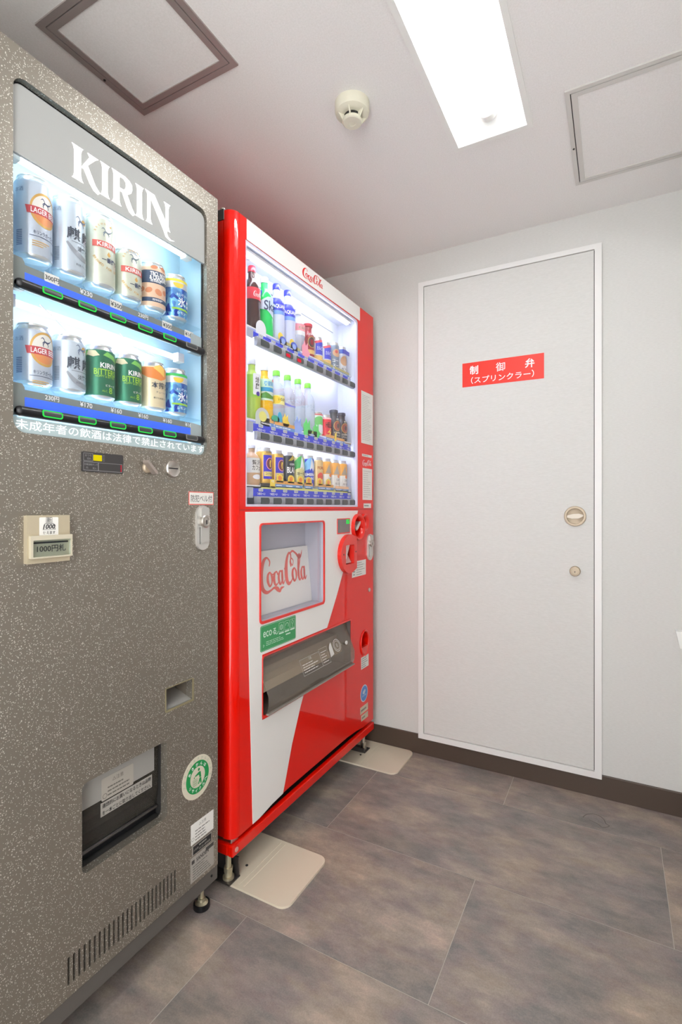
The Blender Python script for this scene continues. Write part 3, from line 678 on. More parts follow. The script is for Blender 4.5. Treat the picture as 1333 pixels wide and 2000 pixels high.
obj('green_lettering', m, mat('pale_green_ink', (150,170,140), .6), rs)
# the three labels at the bottom right
s1 = obj('caution_label', MB().prism(FX, rect(-1.1315,.2215,-1.0545,.2700), KX, KX+.0005), M_PAPER, km)
m = MB(); put_text(m, FX, '△注意', -1.093, .2605, h=.0078, z=KX+.0008); bars(m, FX, -1.118, .2245, -1.059, .2530, 4, KX+.0008, seed=5, fill=.35); m.prism(FX, ell(-1.1255,.2335,.0042), KX+.0008, KX+.0008, [ell(-1.1255,.2335,.0034)])
obj('lettering', m, M_INKG, s1)
s2 = obj('black_label', MB().prism(FX, rect(-1.1270,.1940,-1.0610,.2165), KX, KX+.0005), M_STK, km)
obj('label_face', MB().prism(FX, rect(-1.1245,.1955,-1.0630,.2150), KX+.0005, KX+.0007), M_INK, s2)
m = MB(); bars(m, FX, -1.105, .2065, -1.066, .2130, 1, KX+.001, seed=8); put_text(m, FX, '0120-489808', -1.0855, .2010, h=.0052, w=.038, z=KX+.001); put_text(m, FX, 'お客様', -1.1150, .2055, h=.0052, z=KX+.001)
obj('lettering', m, M_STK, s2)
s3 = obj('rating_plate', MB().prism(FX, rect(-1.1330,.1310,-1.0535,.1905), KX, KX+.0005), M_STK, km)
m = MB(); m.prism(FX, rect(-1.0820,.1800,-1.0545,.1890), KX+.0008, KX+.0008); m.prism(FX, rect(-1.1295,.1745,-1.1200,.1835), KX+.0008, KX+.0008)
put_text(m, FX, 'SANDEN', -1.0930, .1790, h=.0095, w=.042, z=KX+.0010, bold=.02); bars(m, FX, -1.126, .1340, -1.060, .1700, 6, KX+.0008, seed=9, fill=.25)
obj('lettering', m, mat('ink_soft', (70,68,66), .6), s3)

# ------------------------------------------------------------------ beer cans
CAN_R = .0311
def can_profile(H, R):
    return [(R*.70, 0, 1), (R*.80, .0015, 1), (R*.985, .0085, 0), (R, .012, 0), (R, H-.015, 0), (R*.985, H-.012, 1), (R*.86, H-.0035, 1), (R*.87, H-.002, 1), (R*.86, H, 1), (R*.80, H, 1), (R*.78, H-.003, 1)]
M_CANEND = mat('can_end', (214,214,212), .25, .7)
def beer_can(i, row, H, body, label, deco, du=0.0):
    y = KC0+KPITCH*i; x = -.0475; z = (1.4774, 1.2494)[row]
    t = thing('beer_can', (x, y, z), label, 'can', 'cans on show in the grey machine')
    t_body = obj('can_body', MB().lathe(can_profile(H, CAN_R), (x, y, z), 36), [body, M_CANEND], t)
    layers = {}
    def F(u, v, w): return (w, y+u+du, z+v)
    def L_(name, m): 
        if name not in layers: layers[name] = (MB(), m)
        return layers[name][0]
    deco(L_, F, H)
    for k, (name, (mb, m)) in enumerate(layers.items()):
        if mb.f: obj(name, wrap(mb, (x, y), CAN_R), m, t)
    return t
def bird(mb, F, cu, cv, s, w):
    ribbon(mb, F, [(-.5,.35,.02),(-.3,.5,.1),(-.12,.3,.08),(-.05,.1,.06)], w, s, cu, cv)
    ribbon(mb, F, [(-.35,-.1,.03),(-.1,.12,.14),(.25,.05,.18),(.6,.25,.08),(.9,.6,.02)], w, s, cu, cv)
    ribbon(mb, F, [(-.1,.05,.08),(-.25,-.2,.1),(-.2,-.45,.05)], w, s, cu, cv)
    ribbon(mb, F, [(.2,.0,.1),(.35,-.2,.08),(.3,-.4,.04)], w, s, cu, cv)
W0, W1, W2, W3 = .0003, .0005, .0007, .0009
def lager(L_, F, H):
    c = H*.60; b = .036
    L_('gold_ring', M_GOLD).prism(F, ell(.004, c, .026, b*.86, 40), W0, W0, [ell(.004, c, .0225, b*.74, 40)])
    L_('pale_oval', mat('oval_cream', (226,222,214), .4, .2)).prism(F, ell(.004, c, .0225, b*.74, 40), W0, W0)
    L_('orange_base', mat('orange_ink', (216,140,84), .4, .2)).prism(F, [(.004+.0225*math.cos(a), c+b*.74*math.sin(a)) for a in [PI*1.08+k*PI*.84/14 for k in range(15)]], W1, W1)
    bird(L_('dark_emblem', M_INKB), F, .004, c+.012, .017, W1)
    L_('red_band', mat('lager_red', (186,56,66), .4, .2)).prism(F, [(-.030,c-.004),(-.026,c-.012),(.034,c-.012),(.038,c-.004),(.034,c+.004),(-.026,c+.004)][0:0] or [(-.029,c+.003),(-.026,c-.011),(.034,c-.011),(.037,c+.003)], W2, W2)
    put_text(L_('white_lettering', M_INKW), F, 'LAGER BEER', .005, c-.004, h=.0095, w=.050, z=W3, bold=.01)
    m = L_('lettering', M_INKB); put_text(m, F, 'キリンラガービール', .006, c-.043, h=.0075, w=.044, z=W1, bold=.012); m.prism(F, rect(-.022, c-.0505, .032, c-.0495), W1, W1)
    for k in range(3): L_('fine_print', M_GOLD).prism(F, rect(-.018, c-.060-k*.004, .012-k*.006, c-.0585-k*.004), W1, W1)
    put_text(L_('lettering', M_INKB), F, '500ml' if H > .13 else '350ml', .026, .022, h=.005, z=W1)
    bc = L_('barcode', mat('code_ink', (92,112,148), .5))
    for k in range(9): bc.prism(F, rect(-.046, .022+k*.0032, -.034, .0238+k*.0032), W1, W1)
    put_text(bc, F, 'お酒', -.040, H-.030, h=.008, z=W1)
def tanrei(L_, F, H):
    c = H*.52
    bird(L_('grey_emblem', mat('grey_blue_ink', (100,112,140), .5)), F, .006, c+.026, .02, W1)
    L_('gold_dot', M_GOLD).prism(F, ell(.014, c+.030, .006, .005, 16), W0, W0)
    m = L_('lettering', mat('kanji_ink', (52,62,78), .5)); put_text(m, F, '麒', -.008, c, h=.024, w=.024, z=W2, bold=.02); put_text(m, F, '麟', .021, c, h=.024, w=.024, z=W2, bold=.02)
    put_text(m, F, '淡麗 生', .014, c-.026, h=.0095, w=.030, z=W2, bold=.012)
    sw = L_('silver_swoosh', mat('swoosh_grey', (150,156,166), .4, .3)); ribbon(sw, F, [(-.020,c-.018,.004),(-.006,c-.034,.009),(.014,c-.042,.010),(.036,c-.040,.004)], W1)
    L_('lettering', m).prism(F, rect(-.012, c-.0155, .036, c-.0148), W1, W1); put_text(m, F, '発泡酒 アルコール5.5%', .014, .022, h=.0042, w=.036, z=W1)
    bc = L_('barcode', mat('code_ink2', (126,142,160), .5))
    for k in range(9): bc.prism(F, rect(-.043, .024+k*.003, -.033, .0257+k*.003), W1, W1)
    put_text(bc, F, 'お酒', -.038, H-.030, h=.008, z=W1)
def ichiban(L_, F, H):
    c = H*.58
    bird(L_('grey_emblem', mat('olive_ink', (110,126,140), .5)), F, .006, c+.024, .018, W1)
    ar = L_('gold_arc', M_GOLD)
    for k in range(9):
        a = math.radians(160-k*16); put_text(ar, F, 'BREWED IN'[k] if 'BREWED IN'[k] != ' ' else '.', .006+.022*math.cos(a), c+.018+.024*math.sin(a), h=.004, z=W1, rot=a-PI/2)
    L_('red_band', mat('kirin_red', (206,92,84), .4, .2)).prism(F, rect(-.020, c-.0065, .034, c+.0065), W1, W1)
    put_text(L_('white_lettering', M_INKW), F, 'KIRIN', .007, c, h=.0085, w=.036, z=W2, bold=.015)
    put_text(L_('lettering', M_INKB), F, '一番搾り', .016, c-.030, h=.0105, w=.036, z=W1, bold=.02)
    L_('gold_drop', M_GOLD).prism(F, [(.012,c-.012),(.016,c-.019),(.012,c-.0235),(.008,c-.019)], W1, W1)
    s = 'BREWED FOR GOOD'
    for k, ch_ in enumerate(s):
        if ch_ != ' ':
            a = math.radians(205+k*95/14); put_text(ar, F, ch_, .020+.040*math.cos(a), c-.012+.036*math.sin(a), h=.0048, z=W1, rot=a+PI/2, bold=.01)
def snack(L_, F, H):
    L_('navy_band', mat('navy_band', (52,74,104), .4, .1)).prism(F, rect(-.09, H*.55, .09, H*.81), W0, W0)
    L_('navy_foot', mat('navy_band', (52,74,104), .4, .1)).prism(F, rect(-.09, H*.17, .09, H*.255), W0, W0)
    put_text(L_('upper_lettering', M_INKW), F, 'TBCL NUTS', .012, H*.745, h=.0092, w=.042, z=W2, bold=.03); w = L_('lower_lettering', M_INKW); put_text(w, F, '& CRACKERS', .012, H*.665, h=.0092, w=.044, z=W2, bold=.03)
    for r in (.60, .572): bars(w, F, -.008, H*r, .034, H*r+.003, 1, W2, seed=int(r*100), fill=.6)
    bars(w, F, -.004, H*.19, .034, H*.235, 2, W2, seed=3, fill=.5)
    nut = L_('nut_print', mat('nut_ink', (206,132,92), .5))
    for (a, b, e, f_, ro) in ((-.012,.40,.008,.006,.4),(.010,.38,.009,.007,-.5),(.028,.42,.007,.006,.2),(-.028,.42,.007,.006,0),(.0,.88,.008,.004,.2),(.022,.89,.008,.004,-.2)):
        nut.prism(F, [(a+e*math.cos(q)*math.cos(ro)-f_*math.sin(q)*math.sin(ro), H*b+e*math.cos(q)*math.sin(ro)+f_*math.sin(q)*math.cos(ro)) for q in [2*PI*k/16 for k in range(16)]], W1, W1)
def ice(top):
    def f(L_, F, H):
        L_('top_band', top).prism(F, rect(-.09, H*.83, .09, H*.885), W0, W0)
        L_('silver_band', mat('ice_silver', (206,212,220), .3, .5)).prism(F, rect(-.09, H*.69, .09, H*.83), W0, W0)
        L_('lemon_print', mat('lemon_ink', (240,200,70), .45)).prism(F, [(.004+.013*math.cos(a), H*.80+.012*math.sin(a)) for a in [PI+k*PI/14 for k in range(15)]], W1, W1)
        w = L_('white_lettering', M_INKW); put_text(w, F, '氷', .012, H*.40, h=.022, w=.021, z=W2, bold=.02); put_text(w, F, '結', .036, H*.40, h=.022, w=.019, z=W2, bold=.02); put_text(w, F, 'キリンチューハイ', .016, H*.555, h=.0065, w=.034, z=W2)
        L_('lime_bar', M_LIME).prism(F, rect(-.012, H*.225, .040, H*.265), W1, W1); put_text(w, F, 'レモン', .012, H*.165, h=.006, z=W2)
    return f
def bitters(L_, F, H):
    w = L_('white_lettering', M_INKW); put_text(w, F, 'KIRIN', .022, H*.62, h=.0105, w=.034, z=W2, bold=.02)
    g = L_('green_lettering', M_LIME); put_text(g, F, 'BITTERS', .016, H*.50, h=.0125, w=.046, z=W2, bold=.02); put_text(g, F, 'HOPPY & BITTER', .016, H*.42, h=.0045, w=.040, z=W2)
    put_text(g, F, '8', .026, H*.18, h=.0125, z=W2, bold=.01); put_text(w, F, 'ビターズ', .026, H*.265, h=.005, z=W2); put_text(g, F, 'ALC.', .014, H*.16, h=.004, z=W2)
    lf = L_('leaf_print', mat('leaf_ink', (120,190,90), .45))
    lf.prism(F, [(-.035,H*.74),(-.018,H*.80),(-.006,H*.87),(-.026,H*.87),(-.042,H*.82)], W1, W1); lf.prism(F, [(.010,H*.80),(.028,H*.76),(.044,H*.70),(.036,H*.82),(.018,H*.87)], W1, W1)
    L_('cream_top', mat('hop_cream', (214,206,170), .45)).prism(F, [(-.022,H*.80),(-.008,H*.76),(.004,H*.79),(-.004,H*.87),(-.018,H*.88)], W2, W2)
    bc = L_('side_code', mat('pale_green_code', (190,212,200), .5)); bc.prism(F, rect(-.046, .016, -.032, .046), W1, W1)
def hon(L_, F, H):
    L_('orange_print', mat('orange_slice', (226,134,62), .45)).prism(F, [(-.030,H*.87),(.045,H*.87),(.045,H*.72),(.020,H*.62),(-.010,H*.66),(-.026,H*.74)], W0, W0)
    L_('slice_print', mat('slice_yellow', (244,196,96), .45)).prism(F, [(.016+.016*math.cos(a), H*.78+.017*math.sin(a)) for a in [-.5+k*PI/12 for k in range(13)]], W1, W1)
    m = L_('lettering', mat('kanji_ink', (52,62,78), .5)); put_text(m, F, '本搾り', .020, H*.52, h=.0150, w=.044, z=W2, bold=.01); put_text(m, F, 'チューハイ', .022, H*.38, h=.0048, z=W2); put_text(m, F, '果汁とお酒だけ', .018, H*.26, h=.0042, z=W2)
    for k in range(7): L_('side_code', mat('pale_code', (226,216,200), .5)).prism(F, rect(-.044, .018+k*.0042, -.034, .0205+k*.0042), W1, W1)
def canm(name, col, metal=.45, rough=.33): return mat(name, col, rough, metal)
def ice_body():
    m = mat('ice_blue_can', (46,110,200), .25, .5); n, l, b = nt(m)
    tc = n.new('ShaderNodeTexCoord'); v = n.new('ShaderNodeTexVoronoi'); v.inputs['Scale'].default_value = 110; l.new(tc.outputs['Object'], v.inputs[0])
    s = n.new('ShaderNodeSeparateColor'); l.new(v.outputs['Color'], s.inputs[0]); r = n.new('ShaderNodeValToRGB'); e = r.color_ramp.elements
    e[0].position = .2; e[0].color = rgb(24,66,170); e[1].position = .85; e[1].color = rgb(120,190,236); l.new(s.outputs[0], r.inputs[0]); l.new(r.outputs[0], b.inputs['Base Color']); return m
M_ICE = ice_body()
TALL, SHORT = .152, .110
beer_can(0, 0, TALL, canm('lager_silver', (188,198,212)), 'tall silver lager can with red band and gold oval, upper row, leftmost', lager)
beer_can(1, 0, TALL, canm('white_silver', (196,208,220)), 'tall white beer can with two large dark kanji, second in upper row', tanrei)
beer_can(2, 0, TALL, canm('pale_cream_can', (208,212,196)), 'tall pale cream beer can with red name band, third in upper row', ichiban, -.012)
beer_can(3, 0, SHORT, canm('pale_cream_can', (208,212,196)), 'short pale cream beer can with red name band, fourth in upper row', ichiban, -.012)
beer_can(4, 0, SHORT, canm('snack_beige', (224,190,162), .1), 'short beige and navy snack can in the upper row', snack, -.016)
beer_can(5, 0, SHORT, M_ICE, 'short blue faceted can with yellow top band, upper row end', ice(mat('lemon_top', (226,214,60), .4)), -.016)
beer_can(0, 1, .113, canm('lager_silver', (188,198,212)), 'short silver lager can with red band and gold oval, lower row', lager)
beer_can(1, 1, .113, canm('white_silver', (196,208,220)), 'short white beer can with two large dark kanji, lower row', tanrei)
beer_can(2, 1, .113, canm('hop_green', (38,112,84)), 'dark green bitters can between the white can and its twin', bitters, -.022)
beer_can(3, 1, .113, canm('hop_green', (38,112,84)), 'dark green bitters can next to the orange fruit can', bitters, -.022)
beer_can(4, 1, .113, canm('fruit_cream', (222,206,170), .25), 'cream can with orange fruit print in the lower row', hon, -.020)
beer_can(5, 1, .113, M_ICE, 'short blue faceted can with green top band, lower row end', ice(mat('lime_top', (60,190,90), .4)), -.016)
# ================================================================== red and white drinks machine
RY0, RY1 = -.975, -.0840
rm = thing('drinks_vending_machine', (-.35, (RY0+RY1)/2, 0), 'red and white vending machine with three rows of bottles and cans', 'vending machine', 'vending machines')
RWIN = (-.9175, 1.0330, -.2300, 1.7680)
ADW = (-.8566, .7012, -.4977, .9804)
RCH = (-.8447, .4260, -.2905, .5970)
def valance():
    pts = [(-.9465,.1385)]
    for y, z in ((-.90,.1385),(-.86,.1400),(-.80,.1490),(-.72,.1540),(-.32,.1540),(-.24,.1490),(-.18,.1400),(-.14,.1385)): pts.append((y,z))
    return pts
COIN = (-.2392, .9530); SLOT = (-.1780, .9705); BILL = (-.3335, .8560); RRET = (-.1665, .4790)
door_out = valance()+[(RY1,.1385),(RY1,1.8300),(-.9465,1.8300)]
holes = [rr(RWIN[0]-.003, RWIN[1]-.0005, RWIN[2]+.003, RWIN[3]+.003, .012, 5, (0,0,1,0)), rr(ADW[0]-.003, ADW[1]-.003, ADW[2]+.003, ADW[3]+.003, .010, 4), rr(RCH[0]-.003, RCH[1]-.003, RCH[2]+.003, RCH[3]+.003, .008, 4), ell(*COIN, .036, .038, 24), ell(RRET[0], RRET[1], .033, .046, 24), ell(*SLOT, .019, .021, 20), rect(BILL[0]-.030, BILL[1]-.040, BILL[0]+.038, BILL[1]+.034)]
obj('door_panel', MB().prism(FX, door_out, -.028, 0, holes), M_RED, rm, bevel=.0012)
# rounded near edge of the door
pr = [(-.030,-.975)]
R_ = .026
for k in range(9):
    a = -PI/2+k*PI/2/8; pr.append((-R_+R_*math.cos(a), -.975+R_+R_*math.sin(a)))
pr += [(0,-.9475),(-.030,-.9475)]
m = MB().prism(lambda u,v,w: (u,v,w), pr, .1385, 1.8300); m.smooth = True
obj('door_edge', m, M_RED, rm)
m = MB().prism(FX, rect(RY0, .1385, RY1, 1.8280), -.135, -.0325, [rect(RY0+.018, .16, RY1-.018, 1.81)])
m.box(-.70, -.1355, RY0, RY1, .1385, 1.8280)
obj('cabinet', m, M_RED, rm, bevel=.003)
hg = obj('top_hinge', MB().box(-.050, -.0285, RY0-.002, RY0+.03, 1.8050, 1.8345), M_DKSTEEL, rm, bevel=.001)
obj('hinge_cap', MB().lathe([(.007, 0), (.007, .006), (.005, .008)], (-.040, RY0+.008, 1.8345), 14), M_STEEL, hg)
m = MB().box(-.70, -.0605, RY0+.006, RY1-.006, .1165, .1384); obj('door_gap', m, M_DARK, rm)
bh = MB().box(-.060, -.006, RY0+.003, RY0+.032, .1277, .1383); obj('bottom_hinge', bh, M_STEEL, rm, bevel=.002)
m = MB().box(-.014, .0035, RY0-.004, RY1+.002, .0975, .1270); m.box(-.69, -.014, RY0-.004, RY0+.014, .0975, .1270)
bm_ = obj('base_beam', m, M_RED, rm, bevel=.003)
obj('gap_shade_box', MB().box(-.69, -.0145, RY0+.0145, RY1-.002, .0978, .1160), M_DARK, rm)  # dark box added so the gap above the beam looks shaded
obj('beam_bolt', MB().lathe([(.0065, 0), (.0065, .0016), (.004, .0022)], (.0035, RY0+.012, .1130), 16, 'x'), mat('pale_bolt', (214,150,140), .4), bm_)
vb = obj('vent_grille', MB().box(-.060, -.050, -.90, -.14, .1165, .160), M_BLACK, rm)
m = MB()
for k in range(44): y = -.870+k*.0166; m.box(-.0480, -.0440, y, y+.0075, .1165, .1530)
obj('grille_bars', m, mat('dark_red', (58,12,12), .5), vb)
for yy, nb in ((-.945, 1), (-.098, 0)):
    ft = obj('foot_bracket', MB().box(-.11, -.018, yy-.022 if nb else yy-.028, yy+.024 if nb else yy+.022, .0068, .0105), M_DKSTEEL, rm, bevel=.001)
    m = MB()
    for s in ((yy+.020, yy+.024) if nb else (yy-.028, yy-.024),): m.box(-.11, -.022, s[0], s[1], .0105, .060 if nb else .026)
    obj('bracket_flange', m, M_DKSTEEL, ft)
    fb = MB().lathe([(.0155, .0106), (.0155, .0165), (.011, .018), (.011, .030), (.0078, .031), (.0078, .0974)], (-.040, yy, 0), 20)
    obj('levelling_bolt', fb, M_ZINC if nb else M_STEEL, ft)
    m = MB(); hx = [(.013*math.cos(k*PI/3), .013*math.sin(k*PI/3)) for k in range(6)]
    m.prism(lambda u,v,w: (-.040+u, yy+v, w), hx, .030, .042); obj('lock_nut', m, M_ZINC if nb else M_STEEL, ft, bevel=.001)
for xx in (-.62,):
    for yy in (RY0+.04, RY1-.04): obj('rear_foot', MB().lathe([(.02, .0069), (.02, .016), (.008, .018), (.008, .0974)], (-.29, yy-.004, 0), 16), M_ZINC, rm)
# --- white header and white lower panel (0.8 mm skins)
hw = obj('header_panel', MB().prism(FX, [(-.9165,1.7715),(-.2120,1.7745),(-.2120,1.8285),(-.9165,1.8285)], .0002, .0014), M_WPANEL, rm)
m = MB(); script_logo(m, FX, -.6330, 1.7895, .132, .037, .0017, fat=1.35); obj('script_logo', m, M_INKR, hw)
lp = [(-.9225,1.0180),(-.8905,.1400),(-.8600,.1405),(-.8000,.1495),(-.7440,.1530)]
diag = [(-.7440,.1530),(-.7330,.1800),(-.6940,.285),(-.6460,.385),(-.6280,.4160),(-.5550,.497),(-.4690,.6112),(-.4050,.705),(-.3542,.7888),(-.2960,.893),(-.2302,1.0160)]
lp = lp[:-1]+diag+[(-.2302,1.0180)]
low_holes = [rr(ADW[0]-.004, ADW[1]-.007, ADW[2]+.004, ADW[3]+.004, .012, 4)]
low = MB().prism(FX, lp, .0002, .0014, low_holes)
# the chute opening crosses the diagonal edge: cut it out of the skin
def cut_rect(mb, r, w):
    bm = bmesh.new(); vs = [bm.verts.new(p) for p in mb.v]
    for f in mb.f:
        try: bm.faces.new([vs[i] for i in f])
        except ValueError: pass
    for co, no in (((0,r[0],0),(0,1,0)),((0,r[2],0),(0,1,0)),((0,0,r[1]),(0,0,1)),((0,0,r[3]),(0,0,1))):
        bmesh.ops.bisect_plane(bm, geom=bm.verts[:]+bm.edges[:]+bm.faces[:], dist=1e-6, plane_co=co, plane_no=no)
    kill = [f for f in bm.faces if r[0] < f.calc_center_median().y < r[2] and r[1] < f.calc_center_median().z < r[3]]
    bmesh.ops.delete(bm, geom=kill, context='FACES'); bm.verts.index_update()
    out = MB(); out.v = [tuple(v.co) for v in bm.verts]; out.f = [tuple(v.index for v in f.verts) for f in bm.faces]; out.m = [0]*len(out.f); bm.free(); return out
low = cut_rect(low, (RCH[0]-.003, RCH[1]-.010, RCH[2]+.01, RCH[3]+.008), 0)
obj('lower_panel', low, M_WPANEL, rm)
obj('panel_seam', MB().box(-.0005, .0006, -.9460, RY1, 1.0225, 1.0245), mat('seam_red', (150,10,10), .4), rm)
# --- display case
case2 = obj('display_case', MB().openbox(FX, RWIN[0]-.004, RWIN[2]+.012, RWIN[1]-.001, RWIN[3]+.001, -.096, -.0285), M_LINERW, rm)
obj('case_sleeve', MB().prism(FX, rr(RWIN[0]-.0028, RWIN[1]-.0003, RWIN[2]+.0028, RWIN[3]+.0028, .012, 5, (0,0,1,0)), -.0283, -.0012, [rr(RWIN[0], RWIN[1]+.002, RWIN[2], RWIN[3], .012, 5, (0,0,1,0))]), M_LINERW, case2)
obj('window_rim', MB().prism(FX, rr(RWIN[0]+.0005, RWIN[1]+.0025, RWIN[2]-.0005, RWIN[3]-.0005, .014, 5, (0,0,1,0)), -.0068, -.0015, [rr(RWIN[0]+.004, RWIN[1]+.006, RWIN[2]-.008, RWIN[3]-.005, .018, 5, (0,0,1,0))]), mat('rim_lilac', (222,214,236), .3), rm)
obj('window_glass', MB().prism(FX, rr(RWIN[0]+.0008, RWIN[1]+.0008, RWIN[2]-.0008, RWIN[3]-.0008, .013, 5, (0,0,1,0)), -.0085, -.0072), M_GLASS, rm)
# lamps: one bar under the header, one under each shelf
def case_bar(z, x, y0, y1, host):
    obj('lamp_bar', MB().box(x-.006, x+.006, y0, y1, z-.004, z+.004), M_TUBER, host, bevel=.0015)
    obj('lamp_housing', MB().box(x-.011, x+.012, y0-.008, y1+.012, z+.0045, z+.012), M_WHITE, host, bevel=.001)
case_bar(1.752, -.030, -.90, -.262, case2)
obj('lamp_cable', MB().tube([(-.030,-.905,1.765),(-.022,-.885,1.756),(-.018,-.872,1.744),(-.020,-.880,1.735),(-.030,-.905,1.733)], .0015, 6), mat('cable_grey', (150,156,170), .5), case2)
obj('back_line', MB().add([(-.0950, a, 1.728+0*a) for a in ()], []) if False else MB().box(-.0955, -.0945, -.90, -.26, 1.7270, 1.7290), mat('line_grey', (120,128,140), .5), case2)  # thin grey line across the case back
obj('bottom_sill', MB().box(-.0285, -.0105, RWIN[0]+.002, RWIN[2]-.002, 1.0335, 1.0375), M_WHITE, case2)
PITCH = .0627; PC0 = -.819
SHELF = [(1.555, 1.5120, 1.5410), (1.288, 1.2390, 1.2750), (1.096, 1.0500, 1.0860)]     # product base, bar centre, strip top
M_BARG = mat('bar_grey', (156,158,166), .35, .2)
M_BTN = mat('button_dark', (62,68,70), .3)
for si, (zb, zbar, zst) in enumerate(SHELF):
    sh = obj('shelf', MB().box(-.0955, -.0300, RWIN[0]-.0035, RWIN[2]+.0115, zb-.004, zb), M_WHITE, rm)
    if si < 2: case_bar(zb-.020, -.050, -.89, -.262, sh)
    y0s = -.8560
    obj('blue_strip', MB().box(-.0280, -.0255, y0s, -.2420, zbar+.0130, zst), M_BLUETAG, sh)
    br = obj('end_bracket', MB().box(-.0290, -.0240, RWIN[0]+.006, y0s-.001, zbar+.008, zst+.003), mat('bracket_lilac', (176,180,196), .5), sh)
    bar = MB().prism(lambda u,v,w: (u, w, v), [(-.022, zbar-.013), (-.012, zbar-.0125), (-.0098, zbar-.004), (-.0098, zbar+.005), (-.012, zbar+.0125), (-.022, zbar+.013)][::-1], y0s, -.2380)
    bo = obj('button_bar', bar, M_BARG, sh, bevel=.0015)
    for i in range(10):
        yc = PC0+PITCH*i
        red = si == 0 and i in (2, 3)
        b = rr(yc-.0205, zbar-.0098, yc+.0205, zbar+.0088, .0075, 5, (0,1,1,0))
        obj('select_button', MB().prism(FX, b, -.0098, -.0082), M_BTN, bo)
        if red: obj('sold_out_lamp', MB().prism(FX, rr(yc-.0190, zbar-.0085, yc+.004, zbar+.002, .004, 4), -.0082, -.0078), M_LEDR, bo)
        zt = zbar+.0130+(zst-zbar-.013)*.34
        obj('cold_lettering', put_text(MB(), FX, 'つめた～い', yc+.001, zt, h=.0085, w=.040, z=-.0251, bold=.03), M_INKW, sh)
        obj('price_tag', MB().prism(FX, rr(yc-.012, zst-.0085, yc+.010, zst+.0010, .002, 3), -.0250, -.0246), mat('tag_grey', (206,208,214), .5), sh)
        obj('price_lettering', put_text(MB(), FX, ('¥160','¥160','¥160','¥130','¥130')[(i+si) % 5], yc-.001, zst-.0038, h=.0052, w=.015, z=-.0243), M_INKG, sh)
# promotional cards standing at the front of the shelves
M_CO = mat('card_orange', (232,168,84), .5); M_CB = mat('card_blue', (104,152,206), .5); M_CY = mat('card_yellow', (246,214,70), .5)
M_CG = mat('card_green', (96,222,110), .5); M_CP = mat('card_pink', (250,160,180), .5); M_CLB = mat('card_light_blue', (150,176,244), .5); M_CW = mat('card_white', (236,236,240), .5)
def px_y(i): return PC0+PITCH*i-.012
def strip_card(si, y0, y1, z0, host_h=.020, top=M_CO, topcol=None):
    h = MB().box(-.0300, -.0288, y0, y1, z0, z0+host_h*.5); u = MB().box(-.0300, -.0288, y0, y1, z0+host_h*.5, z0+host_h)
    c = obj('promo_card', h, M_CB, rm); obj('card_top', u, top, c)
    m = MB(); bars(m, FX, y0+.004, z0+.002, y1-.003, z0+host_h*.45, 1, -.0286, seed=int(y0*1000) % 97, fill=.4); obj('lettering', m, M_CW, c); return c
def star_card(yc, zb, s, m, name='promo_card'):
    p = [(yc-.9*s,zb),(yc-1.0*s,zb+1.5*s),(yc-.45*s,zb+2.0*s),(yc-.35*s,zb+2.5*s),(yc+.1*s,zb+1.7*s),(yc+.6*s,zb+2.3*s),(yc+.7*s,zb+1.2*s),(yc+1.3*s,zb+.8*s),(yc+.6*s,zb)]
    return obj(name, MB().prism(FX, p, -.0300, -.0288), m, rm)
def dome_card(yc, zb, w, h, m, mi=None):
    p = [(yc-w,zb)]+[(yc+w*math.cos(a), zb+h*.45+h*.55*math.sin(a)) for a in [PI-k*PI/12 for k in range(13)]]+[(yc+w,zb)]
    c = obj('promo_card', MB().prism(FX, p[::-1], -.0300, -.0288), m, rm)
    if mi: obj('card_print', MB().prism(FX, ell(yc, zb+h*.5, w*.55, h*.3, 18), -.0288, -.0285), mi, c)
    return c
S0, S1, S2 = (s[2]+.001 for s in SHELF)
for i in (2, 3): dome_card(PC0+PITCH*i-.006, S0, .020, .030, mat('card_swoosh_blue', (74,100,222), .5), M_CLB)
strip_card(0, PC0+PITCH*1.62, PC0+PITCH*3.45, S0-.001, .019, mat('card_olive', (186,176,110), .5))
star_card(PC0+PITCH*4.02, S0, .022, M_CP)
strip_card(0, PC0+PITCH*5.95, PC0+PITCH*7.05, S0-.001, .019, mat('card_olive', (186,176,110), .5)); strip_card(0, PC0+PITCH*7.25, PC0+PITCH*9.1, S0-.001, .020, mat('card_olive', (186,176,110), .5))
def oval_card(yc, zc_, r, m, txt):
    c = obj('promo_card', MB().prism(FX, ell(yc, zc_, r, r, 20), -.0300, -.0290), m, rm); k = MB(); put_text(k, FX, txt, yc+.002, zc_, h=r*.6, z=-.0287); obj('lettering', k, M_INKG, c)
oval_card(PC0+PITCH*1.70, S0+.026, .013, M_CY, '水'); oval_card(PC0+PITCH*2.72, S0+.024, .013, M_CY, '水')
dome_card(PC0+PITCH*.10, S0, .024, .044, M_CW)
dome_card(PC0+PITCH*.22, S1, .034, .052, mat('card_grey', (206,212,206), .5), mat('card_pale_yellow', (232,226,120), .5))
strip_card(1, PC0+PITCH*.05, PC0+PITCH*1.1, S1, .024); strip_card(1, PC0+PITCH*1.2, PC0+PITCH*2.95, S1, .022)
c = dome_card(PC0+PITCH*1.25, S1+.020, .020, .020, mat('card_teal', (60,176,140), .5)); dome_card(PC0+PITCH*1.62, S1+.022, .011, .032, mat('card_cyan', (50,170,216), .5))
star_card(PC0+PITCH*2.15, S1+.012, .017, M_CY); star_card(PC0+PITCH*3.30, S1, .023, M_CLB)
star_card(PC0+PITCH*4.20, S1, .024, M_CG); star_card(PC0+PITCH*5.15, S1, .022, M_CG); strip_card(1, PC0+PITCH*4.25, PC0+PITCH*5.2, S1-.0005, .021, mat('card_olive2', (160,190,90), .5))
